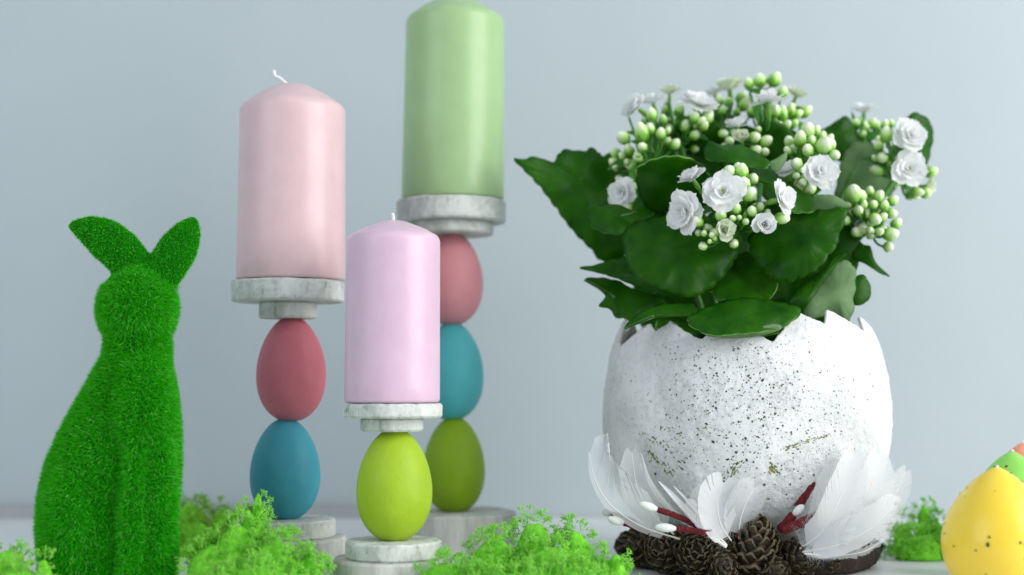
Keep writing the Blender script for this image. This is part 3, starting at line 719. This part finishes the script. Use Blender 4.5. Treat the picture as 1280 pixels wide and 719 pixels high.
leaf_out([(1136, 144), (1145, 141), (1155, 145), (1163, 153), (1167, 170), (1164, 186), (1160, 204), (1150, 215), (1125, 210), (1118, 180), (1126, 155)], 99, (2, 0), .004, 17)
leaf_out([(1022, 163), (1030, 161), (1036, 157), (1046, 151), (1055, 145), (1064, 151), (1070, 165), (1076, 190), (1060, 205), (1040, 195), (1031, 175)], 100, (0, 0), .003, 18)
leaf_out([(1070, 300), (1080, 306), (1088, 308), (1095, 328), (1112, 345), (1099, 341), (1083, 331), (1066, 322)], 94.5, (0, -3), .002, 19)
leaf_out([(1055, 345), (1067, 345), (1080, 344), (1087, 355), (1089, 366), (1083, 378), (1067, 382), (1052, 375)], 93, (0, -1), .003, 20)
leaf_out([(1040, 270), (1060, 265), (1072, 285), (1075, 310), (1068, 345), (1045, 350), (1035, 320)], 95, (0, 0), .003, 21)
leaf_out([(795, 218), (812, 202), (845, 196), (875, 206), (892, 236), (872, 266), (835, 270), (805, 256)], 93.6, (0, 9), .003, 33)
leaf_out([(955, 150), (985, 160), (1000, 190), (985, 215), (950, 210), (935, 180)], 96.5, (0, 3), .003, 34)
leaf_out([(850, 150), (885, 145), (905, 170), (890, 200), (860, 195), (842, 175)], 97.2, (0, 3), .003, 35)
leaf((905, 330, 93), (960, 372, 90), 90, (0, -1, .35), .05, .1, 5, 5)
leaf((900, 240, 98), (830, 215, 97), 90, (0, -1, .2), .05, .1, 5, 23)
leaf((850, 270, 97), (790, 235, 97), 80, (0, -1, .2), .05, .1, 5, 24)
leaf((985, 260, 97.5), (985, 160, 98.5), 90, (0, -1, .2), .05, .1, 5, 25)
leaf((920, 240, 99), (900, 140, 100), 100, (0, -1, .2), .05, .1, 5, 26)
leaf((845, 250, 99), (825, 155, 99.5), 76, (0, -1, .2), .05, .1, 5, 27)
leaf((990, 380, 93), (985, 330, 92), 90, (0, -1, .4), .05, .1, 5, 28)
leaf((940, 430, 98), (940, 250, 98), 240, (0, -1, .1), .05, .1, 7, 29)                                 # inner foliage
leaf((900, 430, 101), (810, 310, 103), 130, (-.2, -.9, .3), .05, .1, 7, 30)
leaf((960, 420, 102), (1050, 290, 104), 130, (.2, -.9, .3), .05, .1, 7, 31)
leaf((930, 420, 103), (930, 250, 106), 170, (0, .9, .3), .05, .1, 7, 32)
for k, (x, y) in enumerate([(830, 395), (900, 410), (975, 405), (1040, 400)]): leaf((925, 440, 96), (x, y, 90.5), 70, (0, -.6, .8), .1, .1, 6, 40 + k)
V, Fc = tube(curve_pts([P(932, 440, 95), P(934, 370, 94), P(935, 300, 93), P(925, 265, 91)], 8), .0042, 12); mk('stem', V, Fc, M_stem, plant)

# ---- flowers
M_petal = noise_mat('white_petal', (0.84, 0.85, 0.86), (0.90, 0.90, 0.90), scale=120, rough=.5, bump=.15, bscale=300, trans=.38, tcol=(.95, .96, .95))
M_cream = noise_mat('cream_petal', (0.72, 0.79, 0.60), (0.80, 0.84, 0.72), scale=120, rough=.5, trans=.28, tcol=(.8, .86, .66))
M_throat = noise_mat('flower_throat', (0.30, 0.40, 0.06), (0.55, 0.60, 0.18), scale=300, rough=.6)
M_calyx = noise_mat('calyx_green', (0.10, 0.28, 0.02), (0.20, 0.42, 0.06), scale=150, rough=.45, trans=.15, tcol=(.2, .5, .05))
M_calyx2 = noise_mat('bract_green', (0.02, 0.13, 0.004), (0.05, 0.22, 0.012), scale=150, rough=.45, trans=.2, tcol=(.1, .4, .01))
def bud_mat():
    m, nt, b = nodes('green_white_bud'); v = coords(nt)
    sx = nt.nodes.new('ShaderNodeSeparateXYZ'); nt.links.new(v, sx.inputs[0])
    mr = N(nt, 'ShaderNodeMapRange'); mr.inputs[1].default_value = -.8; mr.inputs[2].default_value = 1.05; nt.links.new(sx.outputs[2], mr.inputs[0])
    r = ramp(nt, [(0, (0.10, 0.33, 0.015)), (.40, (0.26, 0.54, 0.08)), (.7, (0.52, 0.74, 0.28)), (1, (0.82, 0.90, 0.66))]); nt.links.new(mr.outputs[0], r.inputs[0]); nt.links.new(r.outputs[0], b.inputs['Base Color'])
    b.inputs['Roughness'].default_value = .4; b.inputs['Subsurface Weight'].default_value = .25; b.inputs['Subsurface Scale'].default_value = .003; b.inputs['Subsurface Radius'].default_value = (.7, 1, .4); return m
M_bud = bud_mat()
def petal_mesh(variant, mat):
    r = random.Random(variant); us = [0, .15, .32, .5, .66, .78, .88, .95, 1.0]; nv = 8; V = []; Fc = []; ph = r.uniform(0, 6)
    for u in us:
        wv = .15 + .33 * math.sin(min(u / .62, 1) * PI / 2) if u < .62 else .48 * math.sqrt(max(0, 1 - ((u - .62) / .40) ** 2)) ** .85
        for j in range(nv + 1):
            s_ = j / nv * 2 - 1
            yy = u + .09 * max(0, 1 - abs(s_) * 2.2) * (u ** 6) - .03 * s_ * s_ * u
            z = .13 * u * u + .18 * s_ * s_ * wv * (1 - .4 * u) + .028 * math.sin(s_ * 6 + ph) * u * u - .16 * max(0, u - .6) ** 1.3
            V.append((s_ * wv, yy, z))
    for i in range(len(us) - 1):
        for j in range(nv): q = i * (nv + 1) + j; Fc.append((q, q + 1, q + nv + 2, q + nv + 1))
    me = bpy.data.meshes.new('petal'); me.from_pydata(V, [], Fc); me.materials.append(mat)
    me.polygons.foreach_set('use_smooth', [True] * len(Fc)); me.update(); return me
PET = [petal_mesh(k, M_petal) for k in range(4)]; PETC = [petal_mesh(k + 9, M_cream) for k in range(4)]
stalk_ends = {}
def flower(x, y, D, px, facing, opened=1.0, single=False, cream=False, seed=0, hub=None):
    r = random.Random(seed * 13 + int(x)); c = P(x, y, D); R = S(px / 2, D) * .94; M = Matrix.Translation(c) @ frame(facing, roll=r.uniform(0, 6))
    # calyx and throat
    prof = [(0, -.95 * R), (.10 * R, -.9 * R), (.17 * R, -.6 * R), (.14 * R, -.25 * R), (.13 * R, .02 * R), (.09 * R, .10 * R), (0, .12 * R)]
    V, Fc = lathe(prof, 12); nz = [sum(V[q][2] for q in f) / len(f) for f in Fc]
    fl = mk('flower', [tuple(M @ Vector(v)) for v in V], Fc, None, plant, origin=c, mats=[M_calyx, M_throat], fmat=[0 if z < 0 else 1 for z in nz])
    acc = []
    layers = [(6, .02, 1.06, -.03), (6, .40, .88, .02), (4, .85, .66, .05), (3, 1.2, .46, .06)]
    for li, (n, el, ln, z) in enumerate(layers):
        for k in range(n):
            e = el + (1 - opened) * (1.05 - el * .5) + r.gauss(0, .16); an = 2 * PI * (k + .5 * li) / n + r.gauss(0, .16); sc = R * ln * r.uniform(.82, 1.10)
            m = M @ Matrix.Translation((0, 0, z * R)) @ Matrix.Rotation(an, 4, 'Z') @ Matrix.Translation((0, .09 * R, 0)) @ Matrix.Rotation(e, 4, 'X') @ Matrix.Diagonal((sc * 1.02, sc * .95, sc, 1))
            me = (PETC if cream else PET)[r.randrange(4)]
            if single: link_mesh('petal', me, m, fl)
            else: acc.append((m, me))
    if acc:
        V = []; Fc = []
        for m, me in acc:
            b = len(V); V += [tuple(m @ v.co) for v in me.vertices]; Fc += [tuple(b + q for q in p.vertices) for p in me.polygons]
        mk('corolla', V, Fc, M_cream if cream else M_petal, fl)
    if hub: stalk_ends.setdefault(hub, []).append((c - (M.to_3x3() @ Vector((0, 0, 1))) * R * .9, 1))
def bud_mesh(v):
    r = random.Random(v); V = []; Fc = []; mats = []
    prof = []
    for i in range(13):
        a = -PI / 2 + PI * i / 12; sa = math.sin(a); prof.append((max(0, .92 * math.cos(a) * (1 - .10 * sa - (.16 * sa * sa if sa > 0 else 0))) if 0 < i < 12 else 0, (1.26 if sa > 0 else 1.08) * sa))
    ridges = 5 + v % 3
    V, Fc = lathe(prof, 30, wob=lambda a, z: 1 + .13 * (abs(math.cos(ridges * .5 * (a + z * .9))) - .6) * (1 + z * .3))
    mats = [0] * len(Fc)
    for k in range(4):                                              # sepals
        b = len(V)
        for i in range(5):
            u = i / 4; ph = -PI / 2 + .15 + u * 1.45; wv = .30 * math.sin(PI * (.25 + .72 * u))
            for j in (-1, 0, 1):
                a = k * PI / 2 + j * wv / max(.3, math.cos(ph)) * .9
                rr = .99 * math.cos(ph) + .06; V.append((rr * math.cos(a), rr * math.sin(a), 1.05 * math.sin(ph) - .02))
        for i in range(4):
            for j in range(2): q = b + i * 3 + j; Fc.append((q, q + 1, q + 4, q + 3)); mats.append(1)
    tv, tf = tube([(0, 0, -1.7), (0, 0, -.9)], .16, 6); b = len(V); V += tv; Fc += [tuple(b + q for q in f) for f in tf]; mats += [1] * len(tf)
    me = bpy.data.meshes.new('bud'); me.from_pydata(V, [], Fc); me.materials.append(M_bud); me.materials.append(M_calyx)
    me.polygons.foreach_set('material_index', mats); me.polygons.foreach_set('use_smooth', [True] * len(Fc)); me.update(); return me
BUD = [bud_mesh(k) for k in range(4)]
HUB = {'A': (915, 285, 92), 'B': (1010, 215, 95.5), 'C': (955, 170, 97), 'E': (905, 170, 99), 'L': (812, 205, 96.5), 'K': (850, 175, 97), 'R': (1125, 215, 97.5), 'Q': (1085, 285, 95), 'T': (1080, 185, 100)}
def bud(x, y, D, px, hub, facing=None):
    c = P(x, y, D); h = P(*HUB[hub]); d = Vector(facing) if facing else (c - h).normalized() * 1.0 + Vector((0, -.45, .35)); d.normalize()
    R = S(px / 2, D); link_mesh('bud', BUD[random.randrange(4)], Matrix.Translation(c) @ frame((d + Vector((random.gauss(0, .25), random.gauss(0, .25), random.gauss(0, .25)))).normalized(), roll=random.uniform(0, 6)) @ Matrix.Diagonal((R * random.uniform(.84, 1.02), R * random.uniform(.84, 1.02), R * random.uniform(.92, 1.15), 1)), plant)
    stalk_ends.setdefault(hub, []).append((c - d * R * 1.5, .7))
# front cluster
flower(904, 240, 87.2, 56, (-.10, -1, .12), .92, True, seed=1, hub='A')
flower(857, 265, 88.0, 56, (-.80, -.72, -.12), .95, True, seed=2, hub='A')
flower(866, 224, 89.5, 42, (-.55, -.35, .75), .7, True, seed=3, hub='A')
flower(906, 288, 86.8, 35, (-.1, -1, .05), .30, True, True, seed=4, hub='A')
flower(955, 281, 86.8, 40, (.0, -1, -.10), .45, True, seed=5, hub='A')
flower(976, 249, 87.6, 50, (.78, -.62, .18), .9, True, seed=6, hub='A')
for x, y, s_, d in [(911, 215, 18, 88.6), (927, 216, 19, 88.6), (930, 229, 19, 88.2), (936, 243, 21, 87.8), (920, 261, 15, 87.6), (940, 264, 14, 87.6), (901, 269, 16, 87.4), (872, 277, 17, 87.8), (880, 292, 10, 87.8), (890, 294, 9, 87.6), (916, 273, 10, 87.4), (924, 272, 8, 87.6), (932, 277, 10, 87.6), (887, 302, 7, 87.6), (977, 273, 17, 87.8), (941, 224, 15, 89), (893, 298, 8, 88)]: bud(x, y, d, s_, 'A')
# right-middle cluster
flower(1024, 215, 90.0, 48, (.08, -1, .10), .85, True, seed=7, hub='B')
flower(984, 214, 92.5, 34, (-.3, -.5, .8), .8, True, seed=8, hub='B')
for x, y, s_, d in [(996, 205, 17, 91), (1010, 188, 17, 92), (1009, 164, 24, 94), (1030, 182, 24, 92), (1043, 194, 17, 92), (1000, 174, 19, 93), (987, 178, 16, 94), (985, 188, 13, 93.5), (995, 220, 11, 91), (1003, 228, 13, 91), (1014, 177, 13, 93.5), (1020, 164, 14, 95), (1036, 176, 14, 94)]: bud(x, y, d, s_, 'B')
# top clusters
flower(960, 127, 94.5, 50, (-.10, -.30, .95), .92, True, seed=9, hub='C')
flower(995, 121, 99.5, 34, (.35, -.25, .9), .55, False, True, seed=10, hub='C')
flower(922, 158, 95, 36, (-.15, -.35, .9), .6, True, seed=11, hub='E')
flower(927, 174, 94, 30, (-.15, -.8, .5), .2, False, True, seed=12, hub='E')
flower(912, 112, 101, 46, (-.15, -.3, .95), .6, False, True, seed=13, hub='E')
flower(893, 118, 102, 30, (-.4, -.2, .9), .7, False, seed=14, hub='E')
for x, y, s_, d in [(936, 105, 15, 98), (950, 101, 17, 98), (968, 100, 19, 98), (978, 143, 17, 96), (988, 138, 15, 97), (996, 143, 13, 98), (983, 156, 14, 96), (1006, 140, 17, 99), (972, 157, 12, 96), (992, 155, 12, 98)]: bud(x, y, d, s_, 'C')
for x, y, s_, d in [(899, 126, 13, 100), (911, 128, 13, 99.5), (903, 139, 11, 99.5), (921, 140, 11, 99), (930, 131, 16, 99), (943, 172, 16, 94.5), (957, 177, 18, 94.5), (904, 167, 14, 95.5), (945, 188, 14, 94), (912, 176, 13, 95), (956, 190, 12, 94), (928, 121, 14, 100)]: bud(x, y, d, s_, 'E')
# left clusters
flower(874, 131, 96, 58, (.25, -.45, .85), .9, False, seed=15, hub='K')
flower(837, 117, 99.5, 32, (.0, -.3, .95), .45, False, True, seed=16, hub='K')
flower(797, 135, 96.5, 44, (-.75, -.5, .5), .7, False, seed=17, hub='L')
flower(816, 128, 99, 34, (-.3, -.2, .9), .7, False, seed=18, hub='L')
flower(778, 240, 94, 42, (-.55, -.85, -.1), .85, False, seed=19, hub='L')
flower(851, 197, 98, 22, (.0, -.4, .9), .2, False, seed=20, hub='K')  # closed white flower added to stand for a lit gap between leaves
for x, y, s_, d in [(802, 166, 21, 94.5), (803, 184, 15, 94.5), (815, 144, 16, 95.5), (829, 150, 13, 96), (826, 168, 15, 95), (834, 164, 10, 95.5), (779, 172, 18, 96), (786, 187, 12, 95.5), (770, 192, 15, 97.5), (797, 193, 10, 95), (784, 203, 10, 96), (792, 214, 9, 95.5), (770, 210, 10, 97)]: bud(x, y, d, s_, 'L')
for x, y, s_, d in [(849, 139, 15, 97), (868, 147, 15, 95.5), (876, 152, 13, 95.5), (880, 158, 12, 95.5), (870, 158, 9, 96), (886, 150, 11, 96)]: bud(x, y, d, s_, 'K')
# right clusters
flower(1137, 171, 95.5, 50, (.15, -.95, .35), .85, False, seed=21, hub='R')
flower(1136, 212, 95.2, 50, (.05, -1, .05), .85, False, seed=22, hub='R')
flower(1080, 140, 102, 38, (.0, -.25, .97), .7, False, seed=23, hub='T')
flower(1158, 232, 99, 26, (.8, -.4, .1), .3, False, True, seed=24, hub='R')
for x, y, s_, d in [(1108, 169, 18, 96), (1106, 156, 12, 97.5), (1098, 183, 13, 97), (1103, 197, 15, 96.5), (1147, 240, 15, 97), (1157, 241, 15, 98.5), (1163, 215, 16, 99.5), (1094, 198, 9, 97)]: bud(x, y, d, s_, 'R')
for x, y, s_, d in [(1070, 156, 14, 101), (1082, 160, 13, 100.5), (1090, 155, 14, 101), (1078, 168, 12, 100.5)]: bud(x, y, d, s_, 'T')
for x, y, s_, d in [(1067, 243, 24, 92.5), (1076, 246, 18, 93.5), (1073, 263, 14, 92.5), (1080, 256, 11, 92.5), (1098, 246, 17, 94), (1092, 256, 12, 93), (1106, 258, 13, 93), (1116, 251, 14, 94.5), (1094, 274, 18, 92.6), (1103, 272, 13, 93), (1114, 267, 14, 94.5), (1087, 288, 12, 92.8), (1099, 290, 13, 92.6), (1113, 293, 18, 93), (1120, 280, 14, 95), (1087, 240, 13, 95), (1062, 256, 12, 94)]: bud(x, y, d, s_, 'Q')
flower(1072, 279, 94, 22, (.1, -.8, -.3), .2, False, seed=25, hub='Q')
# small late buds and bracts tucked in between
rf = random.Random(21)
for hname in list(stalk_ends):
    hub = P(*HUB[hname]); base_ends = list(stalk_ends[hname])
    for e, k in rf.sample(base_ends, min(len(base_ends), 8)):
        for _ in range(2):
            c = e + Vector((rf.gauss(0, .0055), rf.uniform(.000, .010), rf.gauss(-.002, .005))); d = ((c - hub).normalized() + Vector((0, -.5, .5))).normalized(); R = rf.uniform(.0024, .0044)
            link_mesh('bud', BUD[rf.randrange(4)], Matrix.Translation(c) @ frame(d, roll=rf.uniform(0, 6)) @ Matrix.Scale(R, 4), plant); stalk_ends[hname].append((c - d * R * 1.5, .55))
    for e, k in rf.sample(base_ends, min(len(base_ends), 6)):
        q = hub.lerp(e, rf.uniform(.3, .9)); d = Vector((rf.gauss(0, 1), rf.gauss(0, .6), rf.gauss(.5, .5))).normalized(); sd = d.orthogonal().normalized(); L = rf.uniform(.010, .022); nr = d.cross(sd); V = []; Fc = []
        for i in range(9):
            u = i / 8; wv = L * .24 * math.sin(PI * (.06 + .93 * u)) ** .8
            for j in (-1, -.5, 0, .5, 1): V.append(tuple(q + d * (u * L) + sd * (j * wv) + nr * (abs(j) * wv * .4 - u * u * L * .25)))
        for i in range(8):
            for j in range(4): b = i * 5 + j; Fc.append((b, b + 1, b + 6, b + 5))
        mk('bract', V, Fc, M_calyx2, plant)
# stalks of every cluster
for hname, ends in stalk_ends.items():
    hub = P(*HUB[hname]); root = Vector((PCX + (hub.x - PCX) * .3, PCY + (hub.y - PCY) * .3, zs_ + .002)); V = []; Fc = []
    tube(curve_pts([root, root.lerp(hub, .5) + Vector((0, .004, .006)), hub], 8), [.0022] * 8 + [.0019] * 9, 8, V, Fc)
    for e, k in ends:
        mid = hub.lerp(e, .55) + Vector((0, 0, -.003)); tube(curve_pts([hub, mid, e], 5), [.0012 * k + .0002] * 11, 6, V, Fc)
    mk('flower_stalk', V, Fc, M_stem, plant)

# ================================================================== moss
def sprig(seed):
    r = random.Random(seed); segs = []
    def grow(p, d, L, rad, dep):
        e = p + d * L; segs.append((p, e, rad, rad * .8))
        if dep == 0: return
        for _ in range(3 if r.random() < .45 else 2):
            nd = (d + Vector((r.gauss(0, .62), r.gauss(0, .62), r.gauss(0, .5) + .05))).normalized(); grow(e, nd, L * r.uniform(.62, .92), rad * .86, dep - 1)
    grow(Vector((0, 0, 0)), Vector((0, 0, 1)), .0036, .00046, 5)
    V = []; T = []
    for p, e, r0, r1 in segs:
        d = (e - p).normalized(); x = d.orthogonal().normalized(); y = d.cross(x); b = len(V)
        for q, rr in ((p, r0), (e, r1)):
            for k in range(3): V.append(q + (x * math.cos(2.0944 * k) + y * math.sin(2.0944 * k)) * rr)
        for k in range(3):
            k2 = (k + 1) % 3; T.append((b + k, b + k2, b + 3 + k2)); T.append((b + k, b + 3 + k2, b + 3 + k))
        T.append((b + 3, b + 4, b + 5))
    return np.array([tuple(v) for v in V]), np.array(T)
SPR = [sprig(k) for k in range(10)]
def moss(label, mounds, mat, dens=1.0, seed=0):
    """mounds: (x, ytop, D, half-width px, depth ratio)"""
    r = np.random.default_rng(seed); VV = []; TT = []; nb = 0; CV = []; CF = []
    c0 = P(mounds[0][0], 600, mounds[0][2]); base = np.array((c0.x, c0.y, 0))
    for (x, yt, D, hw, dr) in mounds:
        t = P(x, yt, D); a = S(hw, D); hgt = max(t.z - .007, .008); a = max(a - .006, .006); cx, cy = t.x, t.y
        n = int(dens * (a * a * dr + a * hgt) * 2 * PI / 2.0e-5 * .34) + 12
        for i in range(n):
            u = r.random(); ph = r.random() * 2 * PI; el = math.asin(u ** .8) if r.random() < .8 else r.random() * .4
            sh = 1.0 if r.random() < .7 else r.uniform(.6, 1.0)
            d = np.array((math.cos(ph) * math.cos(el), math.sin(ph) * math.cos(el), math.sin(el)))
            sh *= 1 + .16 * noise.noise(Vector(d * 2.3) + Vector((x, yt, seed)))
            p = np.array((cx + a * d[0] * sh, cy + a * dr * d[1] * sh, .001 + hgt * d[2] * sh))
            nrm = d / np.array((a, a * dr, hgt)); nrm /= np.linalg.norm(nrm); nrm = nrm + r.normal(0, .35, 3) + (0, 0, .25); 
            Mx = np.array(frame(Vector(nrm), roll=r.random() * 6).to_3x3()); V, T = SPR[r.integers(10)]; sc = r.uniform(.44, .80)
            W = (V * sc) @ Mx.T + p; VV.append(W); TT.append(T + nb); nb += len(W)
        sph = lathe([(0, 0.0004)] + [(math.cos(q) * .93, math.sin(q) * .93) for q in np.linspace(0, PI / 2 - .05, 9)] + [(0, .93)], 28)
        b = len(CV)
        for v in sph[0]:
            q = 1 + .16 * noise.noise(Vector(v) * 2.3 + Vector((x, yt, seed))); CV.append((cx + a * v[0] * q, cy + a * dr * v[1] * q, max(.0004, hgt * v[2] * q)))
        CF += [tuple(b + k for k in f) for f in sph[1]]
    VV = np.concatenate(VV); TT = np.concatenate(TT); VV[:, 2] = np.maximum(VV[:, 2], .0004)
    o = thing('moss_clump', base, label, 'moss', 'reindeer moss clumps')
    mk('moss_core', CV, CF, M_mosscore, o)
    o2 = link_mesh('moss_sprigs', bigmesh('moss_sprigs', VV - base, TT, mat), Matrix.Translation(base), o); o2['kind'] = 'stuff'
moss('bright green moss clump between the bunny and the low lime egg holder', [(322, 598, 83.5, 26, 1), (312, 622, 83, 34, 1), (296, 638, 82.5, 44, 1), (345, 655, 81.5, 50, 1), (262, 665, 82, 44, 1), (385, 676, 81.5, 34, 1), (320, 690, 79.5, 80, .7)], M_moss, 1, 1)
moss('wide low bright green moss clump between the lime egg holder and the planter', [(668, 637, 85, 42, 1), (722, 648, 84, 40, 1), (620, 656, 83.5, 48, 1), (690, 668, 82, 60, 1), (768, 676, 83, 32, 1), (560, 686, 81.5, 56, .8), (680, 695, 79.5, 120, .5)], M_moss, 1, 2)
moss('small pale green moss clump at the foot of the bunny haunch', [(10, 668, 80, 34, 1), (56, 682, 79, 24, 1), (20, 695, 77.5, 60, .8)], M_moss, 1, 3)
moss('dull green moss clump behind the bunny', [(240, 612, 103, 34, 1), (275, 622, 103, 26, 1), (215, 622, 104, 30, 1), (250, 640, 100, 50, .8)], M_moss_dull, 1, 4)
moss('bright moss tuft between the feathers and the yellow egg candle', [(1155, 618, 100, 24, 1), (1130, 640, 100, 26, 1), (1172, 640, 99, 24, 1), (1150, 655, 97.5, 44, .7)], M_moss, 1, 5)

# ================================================================== egg candles
EGGP = [(745, 0), (744.6, 18), (741, 32), (735, 43), (719, 57), (699, 65), (674, 68), (647, 61.5), (625, 49.5), (606, 34), (595, 21.5), (588.5, 11.5), (585, 4.5), (584, 0)]
def egg_candle(label, x, D, ytop, wpx, mat, nspots, seed, tipcol=None):
    c = P(x, ytop, D); zt = c.z; R = S(wpx / 2, D)
    prof = [(max(0, p.x), min(max(p.z, .0012), zt)) for p in curve_pts([(r / 68 * R, 0, (745 - y) / 161 * zt) for y, r in EGGP], 5)]
    prof[0] = (0, prof[0][1]); prof[-1] = (0, zt)
    root = thing('egg_candle', (c.x, c.y, 0), label, 'egg candle', 'speckled egg candles')
    V, Fc = lathe(prof, 72, c.x, c.y); mk('wax_egg', V, Fc, mat, root)
    pz = np.array([p[1] for p in prof]); prr = np.array([p[0] for p in prof])
    def surf(a, z, off=0):
        r = float(np.interp(z, pz, prr)) + off; return Vector((c.x + math.sin(a) * r, c.y - math.cos(a) * r, z))
    r = random.Random(seed); spots('dark_speckle', [(r.uniform(-PI, PI), zt * r.uniform(.1, .96), S(1, D) * (.6 + r.expovariate(1.2)), r.uniform(1, 1.3), r.uniform(0, 3)) for _ in range(nspots)], M_speck, root, surf)
    V, Fc = tube([(c.x, c.y, zt - .002), (c.x + .0004, c.y, zt + .0003), (c.x - .0004, c.y, zt + .0010)], [.0011, .0009, .0006], 8); mk('wick', V, Fc, M_wick, root)
egg_candle('yellow speckled egg-shaped candle with a white wick stub', 1246, 80, 584, 137, M_yellow_wax, 60, 3)
egg_candle('light green speckled egg-shaped candle behind the yellow one', 1265, 88, 564, 116, M_lime_wax, 60, 4)
egg_candle('orange red egg-shaped candle behind the green one', 1279, 95, 553, 100, M_orange_wax, 40, 5)
